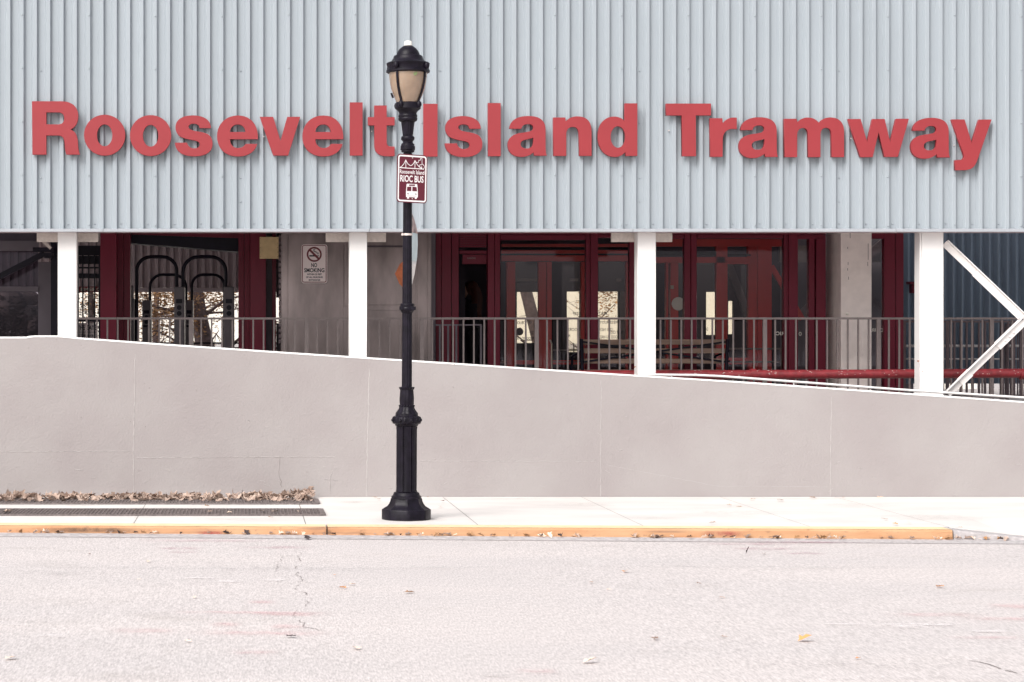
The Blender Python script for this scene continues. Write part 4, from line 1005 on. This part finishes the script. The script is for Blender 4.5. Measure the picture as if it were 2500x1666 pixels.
# concrete pillar
PD2 = 25.95
t = thing('cream_pillar', (X(2090,PD2),PD2,FZ), 'square cream rendered pillar between the red frames', 'pillar')
MB().B(2053, 2128, 520, 990, PD2, .66).build('shaft', M['pillar'], t, bevel=.006)
mb = MB()
for px, py, h in ((2075,568,14),(2069,603,5),(2070,640,8),(2069,655,6),(2071,676,7),(2119,595,40),(2118,640,10)):
    mb.B(px, px+1.2, py, py+h, PD2-.0015, .001)
mb.build('stain', M['darkrail'], t)
MB().ball((X(2067,PD2),PD2-.02,Z(767,PD2)), .02, 10, 6).build('knob', M['cream'], t, True)

# right: blue grey wall, second railing
RW = 29.0
t = thing('blue_wall', (X(2350,RW),RW,Z(936,RW)), 'blue grey corrugated wall behind the right column and braces', 'wall')
mb = MB(); pp = 22*RW/FPX; x = X(2150,RW); P = []
i = 0
while x < X(3900,RW):
    P.append((x, -.03*math.cos(2*math.pi*i/12))); x += pp/12; i += 1
n = len(P); za, zc = Z(937,RW), Z(400,RW)
mb.poly([(a,RW+b,za) for a,b in P]+[(a,RW+b,zc) for a,b in P], [(i,i+1,i+1+n,i+n) for i in range(n-1)]).build('sheet', M['bluewall'], t, True)
t = thing('wall_lantern', (X(2232,RW-.1),RW-.1,Z(700,RW)), 'small dark red lamp on the blue wall beside the right column', 'lamp')
MB().B(2221, 2240, 688, 694, RW-.2, .16).build('arm', M['red'], t); MB().B(2226, 2240, 694, 716, RW-.18, .12).build('body', M['red'], t, bevel=.01)
t = railing(2203, 2620, 27.6, 783, 968, [2206,2300,2446,2560], 120, 'darker second railing behind the right column with pale inner handrails', M['darkrail'], n=7, pk=.012)
for y, r_ in ((785.5,.013),(845,.017),(877,.011)):
    MB().tube([(X(2205 if y<800 else 2212,27.85),27.85,Z(y,27.85)),(X(2440,27.85),27.85,Z(y,27.85))] , r_, 8).build('handrail', M['signwhite'], t, True)
    if y > 800: MB().tube([(X(2460,27.85),27.85,Z(y,27.85)),(X(2600,27.85),27.85,Z(y,27.85))] , r_, 8).build('handrail', M['signwhite'], t, True)
t = railing(2455, 2620, 28.3, 790, 968, [2458], 150, 'dense dark railing at the far right edge behind the brace', M['darkrail'], n=16, pk=.008)

# ------------------------------------------------------------------ bench
BE = 25.75
t = thing('bench', (X(1600,BE),BE,FZ), 'wooden slatted bench with black iron ends and crossed back braces, seen from behind', 'bench')
for y0_, y1_ in ((829,842),(851,863),(876,888)):
    MB().B(1424, 1772, y0_, y1_, BE+.03, .03).build('back_slat', M['wood'], t, bevel=.004)
for k in range(3):
    MB().box(X(1424,BE), X(1772,BE), BE+.10+.14*k, BE+.21+.14*k, FZ+.43, FZ+.455).build('seat_slat', M['wood'], t)
c = (X(1602,BE), Z(858,BE))
for a, b in (((1424,835),(1772,884)),((1424,884),(1772,835))):
    MB().beam((X(a[0],BE),BE,Z(a[1],BE)),(X(b[0],BE),BE,Z(b[1],BE)), .022,.012).build('cross_brace', M['black'], t)
for px, sg in ((1421,-1),(1775,1)):
    MB().tube([(X(px,BE)+.01*sg,BE-.01,Z(828,BE)),(X(px,BE),BE,Z(860,BE)),(X(px,BE)-.008*sg,BE+.02,FZ+.3),(X(px,BE),BE-.02,FZ)], .022, 8).build('leg', M['black'], t, True)
    MB().tube([(X(px,BE)-.03,BE+.1,FZ+.66),(X(px,BE)-.08 if sg<0 else X(px,BE)-.09,BE+.25,FZ+.62),(X(px,BE)-.09,BE+.4,FZ)], .018, 8).build('arm', M['black'], t, True)
    mb = MB()
    for y in (830, 857, 882): mb.ball((X(px+4*sg,BE),BE-.02,Z(y,BE)), .014, 8, 5)
    mb.build('bolts', M['black'], t)

# ------------------------------------------------------------------ person inside the door
def skin_obj(name, verts, edges, radii, m, parent, root=0, sub=2):
    off = parent.location
    me = bpy.data.meshes.new(name); me.from_pydata([tuple(Vector(v)-off) for v in verts], edges, [])
    o = bpy.data.objects.new(name, me); COL.objects.link(o); o.parent = parent
    sk = o.modifiers.new("skin", 'SKIN')
    if not me.skin_vertices: me.skin_vertices.new()
    for i, r in enumerate(radii):
        sv = me.skin_vertices[0].data[i]; sv.radius = r if isinstance(r, tuple) else (r, r); sv.use_root = (i == root)
    ss = o.modifiers.new("sub", 'SUBSURF'); ss.levels = sub; ss.render_levels = sub
    me.materials.append(m); return o
QD = 28.6; qx = X(1150, QD)
def Q(x, y, z): return (qx + x, QD + y, FZ + z)
t = thing('person', (qx, QD, FZ), 'person in dark coat with long auburn hair behind the left glass door', 'person')
V = [Q(0,0,.86),Q(.0,0,1.0),Q(.01,0,1.16),Q(.0,0,1.28),Q(-.01,0,1.36),Q(-.02,0,1.44),Q(-.03,0,1.53),
     Q(.02,.09,.84),Q(.03,.10,.46),Q(.05,.11,.08),Q(-.02,.11,.03),Q(.02,-.09,.84),Q(.0,-.10,.46),Q(.0,-.11,.08),Q(-.10,-.11,.03),
     Q(0,.17,1.27),Q(.03,.21,1.03),Q(-.14,.12,.93),Q(0,-.17,1.27),Q(.03,-.21,1.03),Q(-.15,-.12,.95)]
E = [(0,1),(1,2),(2,3),(3,4),(4,5),(5,6),(0,7),(7,8),(8,9),(9,10),(0,11),(11,12),(12,13),(13,14),(3,15),(15,16),(16,17),(3,18),(18,19),(19,20)]
Rr = [(.13,.11),(.12,.10),(.14,.11),(.10,.08),.05,.085,.08,.09,.062,.045,.035,.09,.062,.045,.035,.062,.045,.032,.062,.045,.032]
skin_obj('body', V, E, Rr, M['cloth'], t)
MB().ball(Q(-.035,0,1.49), .088, 14, 10, (1,.85,1.25)).build('face', M['skin'], t, True)
mb = MB(); mb.ball(Q(.005,0,1.515), .105, 14, 10, (1,.95,1.15)); 
hair = mb
for k in range(26):
    a = R(-110+220*k/25); x = .02+.085*math.cos(a); y = .095*math.sin(a)
    hair.tube([Q(x,y,1.54),Q(x+.03,y*1.15,1.40),Q(x+.02+random.uniform(-.02,.02),y*1.3,1.24),Q(x+random.uniform(-.03,.04),y*1.2,1.12)], [.02,.026,.024,.006], 6)
hair.build('hair', M['hair'], t, True)
mb = MB(); mb.ball(Q(-.13,0,1.485), .014, 8, 6, (1,.8,1.4)); mb.build('nose', M['skin'], t, True)
mb = MB()
for sy, yy in ((1,.11),(-1,-.12)):
    base = Vector(Q(-.17, yy, .93 if sy > 0 else .95))
    mb.ball(tuple(base), .035, 10, 6, (1.1,.55,.8))
    for f in range(4):
        y = yy + (f-1.5)*.016
        L_ = (.055,.065,.06,.048)[f]
        mb.tube([Q(-.195,y,.935),Q(-.195-L_*.5,y,.925),Q(-.195-L_*.75,y,.895)], [.009,.008,.006], 6)
    mb.tube([Q(-.165,yy-sy*.03,.945),Q(-.20,yy-sy*.05,.955)], [.010,.007], 6)
mb.build('hands', M['skin'], t, True)

# ------------------------------------------------------------------ trees beyond
def tree(name, base, lean, h, r0, crown_c, crown_r, nleaf, m, label, seed, bare=False, leafs=.032):
    random.seed(seed)
    t = thing(name, base, label, 'tree', 'trees beyond the hall')
    mb = MB(); b = Vector(base); top_ = b + Vector((lean[0],lean[1],h))
    pts = [b + (top_-b)*k/6 + Vector((random.uniform(-.05,.05),random.uniform(-.05,.05),0)) for k in range(7)]
    mb.tube(pts, [r0*(1-.6*k/6) for k in range(7)], 10)
    for k in range(16):
        p = pts[random.randint(2,6)]; a = random.uniform(0,6.28); L_ = random.uniform(.7,1.9)
        q = p + Vector((math.cos(a)*L_, math.sin(a)*L_*.6, random.uniform(-.1,.9)))
        mid = (p+q)/2 + Vector((0,0,random.uniform(-.1,.15)))
        mb.tube([p, mid, q], [r0*.28, r0*.16, r0*.06], 6)
        for j in range(5):
            q2 = mid + (q-mid)*random.random(); e = q2 + Vector((random.uniform(-.5,.5),random.uniform(-.3,.3),random.uniform(-.5,.3)))
            mb.tube([q2, (q2+e)/2+Vector((0,0,.05)), e], [r0*.07, r0*.05, r0*.02], 4)
    mb.build('trunk', M['bark'], t, True)
    if nleaf:
        mb = MB(); cl_ = [(Vector(crown_c)+Vector((random.gauss(0,crown_r[0]*.5),random.gauss(0,crown_r[1]*.5),random.gauss(0,crown_r[2]*.5))), random.uniform(.08,.28)) for _ in range(46)]
        for i in range(nleaf):
            c_, rr = random.choice(cl_); v = c_ + Vector((random.gauss(0,rr),random.gauss(0,rr),random.gauss(0,rr)))
            s_ = leafs*random.uniform(.6,1.3); A_ = Matrix.Rotation(random.uniform(0,6.28),3,'Z') @ Matrix.Rotation(random.uniform(-1.2,1.2),3,'X')
            mb.poly([v + A_ @ Vector(q) for q in ((-s_,0,0),(0,-s_*.55,0),(s_,0,0),(0,s_*.55,0))], [(0,1,2,3)])
        mb.build('crown', m, t)
def gx(px, D): return X(px, D)
fb = thing('far_building', (X(1000,70),70,-.45), 'long pale building beyond the trees, seen through the hall and the glazing', 'building')
MB().box(-40, 60, 70, 80, -.45, 11).build('wall', M['farwall'], fb)
mbs = MB()
for k in range(16):
    MB().box(-12+2.6*k, -10.6+2.6*k, 69.96, 70.0, -.3, 1.25).build('window', M['fargrey'], fb)
MB().box(-40, 60, 69.9, 70.0, 1.45, 1.62).build('sill_band', M['fargrey'], fb)
tree('tree', (gx(560,40),40,-.45), (-1.0,0,3.6), 5.2, .17, (gx(470,40),40,2.6), (1.5,1,.9), 4700, M['leafbrown'], 'leaning tree with brown leaves seen through the turnstiles, right one', 11)
tree('tree', (gx(535,42),42,-.45), (-.9,0,4.2), 5.4, .13, (gx(400,42),42,2.9), (1.6,1,.7), 4500, M['leafbrown'], 'thin leaning tree crossing behind the middle turnstile', 12)
tree('tree', (gx(384,44),44,-.45), (.0,0,4.4), 5.4, .09, (gx(350,44),44,2.0), (1.2,1,1.3), 4700, M['leafbrown'], 'slim upright tree with orange brown leaves behind the left turnstile', 13)
tree('tree', (gx(215,40),40,-.45), (.1,0,4.4), 5.0, .08, (gx(215,40),40,2.0), (.7,.6,1.2), 1800, M['leafgreen'], 'tree seen through the bars of the exit gate', 14)
tree('tree', (gx(1370,42),42,-.45), (-1.5,0,6.0), 6.4, .17, (gx(1490,42),42,2.75), (.5,.6,.3), 420, M['leafbrown'], 'leaning almost bare tree seen through the waiting room', 15)
tree('tree', (gx(1480,46),46,-.45), (-.5,0,4.0), 5.0, .05, (gx(1485,46),46,2.6), (.45,.6,.35), 500, M['leafbrown'], 'slender bare tree behind the middle opening of the waiting room', 16)
random.seed(21)
mb = MB()
for i in range(12000):
    px = random.uniform(-120,130); D = random.uniform(37,40); z = random.uniform(-.4, 2.6) * random.uniform(.6,1)
    s_ = random.uniform(.025,.065); v = Vector((X(px,D),D,z)); A_ = Matrix.Rotation(random.uniform(0,6.28),3,'Z') @ Matrix.Rotation(random.uniform(-1.2,1.2),3,'X')
    mb.poly([v + A_ @ Vector(q) for q in ((-s_,0,0),(0,-s_*.55,0),(s_,0,0),(0,s_*.55,0))], [(0,1,2,3)])
mbc = MB()
for k in range(170):
    px = random.uniform(-170,128); mbc.ball((X(px,40.6),random.uniform(40.2,41),random.uniform(-.2,2.5)), random.uniform(.18,.38), 9, 6)
t = thing('hedge', (X(10,38),38,-.45), 'dark green bushy hedge seen through the left partition', 'hedge')
mb.build('foliage', M['leafgreen'], t); mbc.build('inner_growth', M['leafgreen'], t)
mb = MB()
for k in range(9):
    px = -110+k*28; mb.tube([(X(px,38.5),38.5,-.45),(X(px+6,38.5),38.5,2.2)], .03, 6)
mb.build('stems', M['bark'], t)

# ------------------------------------------------------------------ street lamp
random.seed(5)
LDp = 20.12; sL = LDp/FPX; LX = X(992, LDp)
def LZ(py): return Z(py, LDp)
lamp = t = thing('street_lamp', (LX, LDp, 0), 'tall black ornamental street lamp with a milky amber globe, on the pavement', 'street lamp')
def prof(pts): return [(hw*sL, LZ(py)) for py, hw in pts][::-1] if pts[0][0] < pts[-1][0] else [(hw*sL, LZ(py)) for py, hw in pts]
def oct_(th, r, z):           # softly rounded octagon
    a = (th % (math.pi/4)) - math.pi/8
    return r * (1 - .55*(1 - math.cos(math.pi/8)/max(.001, math.cos(a)))) * 1.0 if True else r
def lath(nm, pts, m='lamp', n=32, flute=None): 
    return MB().lathe(prof(pts), LX, LDp, n, flute).build(nm, M[m], t, True)
lath('base', [(1243,59),(1245,60),(1268,60),(1273.5,60)], flute=oct_, n=64)
scal = lambda th, r, z: r*(1-.10*abs(math.sin(4*th))**.6) 
lath('base_flare', [(1217,38),(1224,39.5),(1230,42),(1236,47),(1240,54),(1243.2,58)], flute=scal, n=64)
lath('base_ring', [(1201,27),(1203,31),(1208,32.5),(1210,33),(1211,36.5),(1216,36.8),(1217.5,37)])
def panel(th, r, z):
    a = abs(((th+R(22)) % (math.pi/4)) - math.pi/8)
    return r*(.90 if a > R(20) else (1.0 if a > R(16) else .965))
lath('lower_shaft', [(1041,26.5),(1046,26),(1050,25.6),(1195,25.6),(1200,26.5)], flute=panel, n=160)
lath('wreath', [(1016,29),(1018,33.5),(1022,35),(1030,35),(1034,33.5),(1036,29),(1040,27.5)], n=96, flute=lambda th,r,z: r*(1+.035*math.sin(16*th+ z*160)) if r > 30*sL else r)
for k in range(8):
    a = R(45*k+14); MB().ball((LX+35.5*sL*math.sin(a), LDp-35.5*sL*math.cos(a), LZ(1026)), 4.2*sL, 8, 6).build('rosette', M['lamp'], t, True)
lath('collar', [(1009,25),(1011,27.5),(1016,28)])
lath('leaf_bell', [(992,18),(997,18.5),(1003,22),(1008,26),(1010.5,26.5)], flute=lambda th,r,z: r*(1+.03*math.sin(10*th)), n=96)
for k in range(16):
    a = 2*math.pi*k/16; MB().ball((LX+17.5*sL*math.sin(a), LDp-17.5*sL*math.cos(a), LZ(991)), 2.6*sL, 8, 5).build('bead', M['lamp'], t, True)
lath('capital', [(945,17),(946.5,19),(949,18.5),(952,16),(960,16.5),(972,17.6),(984,17.4),(991,16.2)], flute=lambda th,r,z: r*(1+.025*math.sin(12*th)), n=96)
flt = lambda th, r, z: r*(1-.07*max(0, math.sin(10*th))**2)
lath('pole', [(374,10.6),(560,11),(760,12),(946,12.6)], flute=flt, n=80)
lath('pole_collar', [(741,14),(742,16.5),(747,17.5),(750,16.5),(752,17.8),(758,17.5),(760,16),(764,14)])
MB().beam((LX-20*sL,LDp-.06,LZ(753)),(LX+20*sL,LDp-.06,LZ(753)), .035, .02).build('collar_clamp', M['lamp'], t, bevel=.004)
lath('upper_collar', [(332,12),(334,15.5),(336,16.5),(341,16.5),(343,15),(345,12.8),(348,12.2),(351,14),(352,16),(357,16.5),(358,18),(366,18),(368,16),(372,16),(373,11)])
lath('fluted_neck', [(296,16.8),(300,16.4),(335,12)], flute=lambda th,r,z: r*(1-.06*max(0,math.sin(14*th))), n=84)
lath('ring', [(279,21),(281,23),(285,23.5),(288,22.5),(290,23.6),(294,23),(297,20),(298,16.8)])
lath('globe_holder', [(251,29),(253,31),(266,31.5),(268,29),(272,24),(276,21.5),(280,21.5)])
lath('globe', [(170,46.5),(178,46.6),(190,46),(204,44),(218,40.5),(232,35.5),(244,30),(252,27)], 'globe', 48)
for a in (-37, 53, 143, 233):
    pr = [(172,48),(190,47.6),(204,45.6),(218,42),(232,37),(244,31.5),(253,28.8)]
    mb = MB(); P = []
    for py, hw in pr:
        for sgn, ex in ((-1,0),(1,0),(1,1),(-1,1)):
            wd = .021; ar = R(a); r_ = hw*sL - .003 + ex*.012
            cx_ = LX + r_*math.sin(ar) + sgn*wd/2*math.cos(ar); cy_ = LDp - r_*math.cos(ar) + sgn*wd/2*math.sin(ar)
            P.append((cx_, cy_, LZ(py)))
    n = len(pr); F = [(i*4+k, i*4+(k+1)%4, (i+1)*4+(k+1)%4, (i+1)*4+k) for i in range(n-1) for k in range(4)] + [(0,1,2,3), tuple((n-1)*4+k for k in (3,2,1,0))]
    mb.poly(P, F).build('strap', M['lamp'], t)
    for py, hw in ((164,53.5),(257,31.5)):
        MB().ball((LX+hw*sL*math.sin(R(a)), LDp-hw*sL*math.cos(R(a)), LZ(py)), 7*sL, 10, 6, (1,1,1.3)).build('boss', M['lamp'], t, True)
lath('hood_band', [(152,44),(154,51),(156,53),(160,52),(162,51),(170,51),(172,53),(177,53.3),(179,50),(179.5,46)], n=120, flute=lambda th,r,z: r*(1-.012*(math.sin(60*th)>0)) if abs(r-51*sL)<.0008 else r)
lath('hood', [(111,7),(112,10),(115,15),(120,21),(126,25.5),(132,28),(136,29),(137,34),(139,35.5),(144,37),(149,40),(152.5,45)])
lath('photocell', [(101,8),(102.5,9),(106,9.2),(107,9.8),(112,9.8)], 'bulb')
MB().beam((LX-41*sL,LDp-.02,LZ(228)),(LX-36.5*sL,LDp-.02,LZ(240)), .018,.02).build('latch', M['lamp'], t)
gp = (LX+9*sL, LDp-46*sL*.93)
MB().prism([(LX+a*sL, LZ(b)) for a,b in ((8,180),(13,183),(17,180),(20,184),(15,191),(9,188))], LDp-47.2*sL*.955, .0015).build('sticker', M['sticker'], t)
lath('band', [(570.5,12.4),(575.5,12.4)], 'band', 32)
MB().beam((LX-15.5*sL,LDp-.045,LZ(573)),(LX-11*sL,LDp-.045,LZ(573)), .022,.012).build('band_screw', M['band'], t)
t.rotation_euler = (0, R(.22), 0)

# ------------------------------------------------------------------ bus stop sign (local frame: x right, z up, faces -y)
bx = X(1003.5, LDp)
t = thing('bus_sign', (bx, LDp-.085, LZ(497)), 'maroon bus stop sign with white border, skyline and bus picture on the lamp post', 'sign')
SW, SH = .338, .462
def U(a): return ((a-715)/850)*SW
def Vv(a, b): return (1-(b-75-.064*(a-280))/1338)*SH
def loc_build(mb, nm, m, bev=0):
    mb.v = [(x+t.location.x, y+t.location.y, z+t.location.z) for x,y,z in mb.v]; return mb.build(nm, M[m], plate_ or t)
plate_ = None
def UV(a, b): return (U(a), Vv(a, b))
mb = MB(); mb.prism(rrect(-SW/2,SW/2,0,SH,.036,8), 0, .004); plate_ = loc_build(mb,'plate','signred')
mb = MB(); ring(mb, rrect(-SW/2+.010,SW/2-.010,.010,SH-.010,.028,8), rrect(-SW/2+.024,SW/2-.024,.024,SH-.024,.016,8), -.0008); loc_build(mb,'border','signwhite')
mb = MB(); wd_ = .0062
def cur(pts): return [UV(a,b) for a,b in pts]
D0 = -.001
ribbon(mb, cur([(362,466),(1035,508)]), .008, D0)
ribbon(mb, cur([(362,466),(420,430),(470,370),(505,305),(528,255),(555,310),(600,375),(655,410),(700,402),(740,360),(770,310),(785,268),(810,310),(850,380),(900,440),(970,490)]), wd_, D0-.0005)
ribbon(mb, cur([(530,262),(532,472)]), wd_, D0-.001); ribbon(mb, cur([(785,275),(787,488)]), wd_, D0-.0012)
ribbon(mb, cur([(830,325),(885,322),(888,265),(938,262),(938,212),(982,214),(984,370)]), .0045, D0-.0014)
ribbon(mb, cur([(1035,508),(1058,450),(1045,415),(1025,408),(1020,378),(985,370),(965,395),(935,385),(912,405),(910,430),(930,450),(950,468)]), .0045, D0-.0016)
ribbon(mb, cur([(975,490),(975,445)]), .008, D0-.0018)
loc_build(mb,'skyline','signwhite')
mb = MB(); text(mb,"Roosevelt Island",U(366),U(1056),Vv(710,645),Vv(710,533),-.001,.012); text(mb,"RIOC BUS",U(382),U(1036),Vv(710,872),Vv(710,684),-.001,.022); loc_build(mb,'lettering','signwhite')
mb = MB()
out = [(560,930),(575,912),(850,925),(862,945),(878,1120),(884,1240),(880,1296),(852,1296),(852,1335),(798,1335),(798,1292),(636,1282),(636,1325),(580,1325),(580,1282),(550,1278),(548,1120)]
mb.poly([(U(a),-.001,Vv(a,b)) for a,b in out],[tuple(range(len(out)))]); loc_build(mb,'bus_picture','signwhite')
mb = MB()
for q in ([(630,935),(795,935),(795,975),(630,972)],[(578,998),(695,990),(695,1118),(572,1112)],[(725,992),(842,1008),(858,1125),(722,1118)],[(582,1245),(845,1255),(845,1262),(582,1252)]):
    mb.poly([(U(a),-.002,Vv(a,b)) for a,b in q],[(0,1,2,3)])
loc_build(mb,'bus_windows','signred')
mb = MB()
for a,b in ((592,1190),(615,1192),(808,1200),(833,1202)): mb.prism([(U(a)+.0045*math.cos(R(k)),Vv(a,b)+.0045*math.sin(R(k))) for k in range(0,360,45)], -.003,.001)
loc_build(mb,'bus_headlights','black')
for a,b in ((717,200),(725,1330)):
    mb = MB(); mb.ball((U(a),-.002,Vv(a,b)), .006, 8, 5); loc_build(mb,'bolt','band')
t.rotation_euler = (0, R(1.0), R(27))

# banner hanging behind the pole, seen nearly edge-on
random.seed(3)
t = thing('lamp_banner', (LX+.02, LDp+.05, LZ(735)), 'curved pale blue and white banner hanging behind the lamp pole', 'banner')
def bprof(v):       # outward bulge of the free side, photo px right of the pole axis
    ks = [(0,7),(.1,11),(.3,22),(.48,28.5),(.62,30),(.75,29),(.87,22),(.95,15),(1,12)]
    for a, b in zip(ks, ks[1:]):
        if a[0] <= v <= b[0]:
            u = (v-a[0])/(b[0]-a[0]); return a[1]+(b[1]-a[1])*u
    return 12
for i, (v0, v1, mm, nm) in enumerate(((.72,1.0,'bprint','printed_top'),(.42,.72,'bblue','blue_field'),(0,.42,'bwhite','white_field'))):
    if mm not in M:
        M[mm] = {'bprint': mat('banner print', (.18,.14,.15), .6, col2=(.60,.45,.42), scale=14), 'bblue': mat('banner blue', (.55,.64,.66), .6, var=.06, scale=9), 'bwhite': mat('banner white', (.80,.76,.73), .6, var=.03)}[mm]
    mb = MB(); P = []; nv = 10; nu = 8
    for a in range(nv+1):
        v = v0+(v1-v0)*a/nv; z = LZ(735)+(LZ(500)-LZ(735))*v; w_ = bprof(v)*sL
        for b in range(nu+1):
            u = b/nu; x = LX + .02 + (w_-.02)*math.sin(u*math.pi/2)**1.0; y = LDp + .06 + .42*u
            x += (u*.42)*(LX/LDp)*1.0
            P.append((x, y, z))
    mb.poly(P, [(a*(nu+1)+b, a*(nu+1)+b+1, (a+1)*(nu+1)+b+1, (a+1)*(nu+1)+b) for a in range(nv) for b in range(nu)])
    o = mb.build(nm, M[mm], t, True)
    so_ = o.modifiers.new("solid", 'SOLIDIFY'); so_.thickness = .002
for py in (508, 728):
    MB().tube([(LX,LDp,LZ(py)),(LX+.06,LDp+.5,LZ(py))], .008, 8).build('bracket_arm', M['lamp'], t, True)
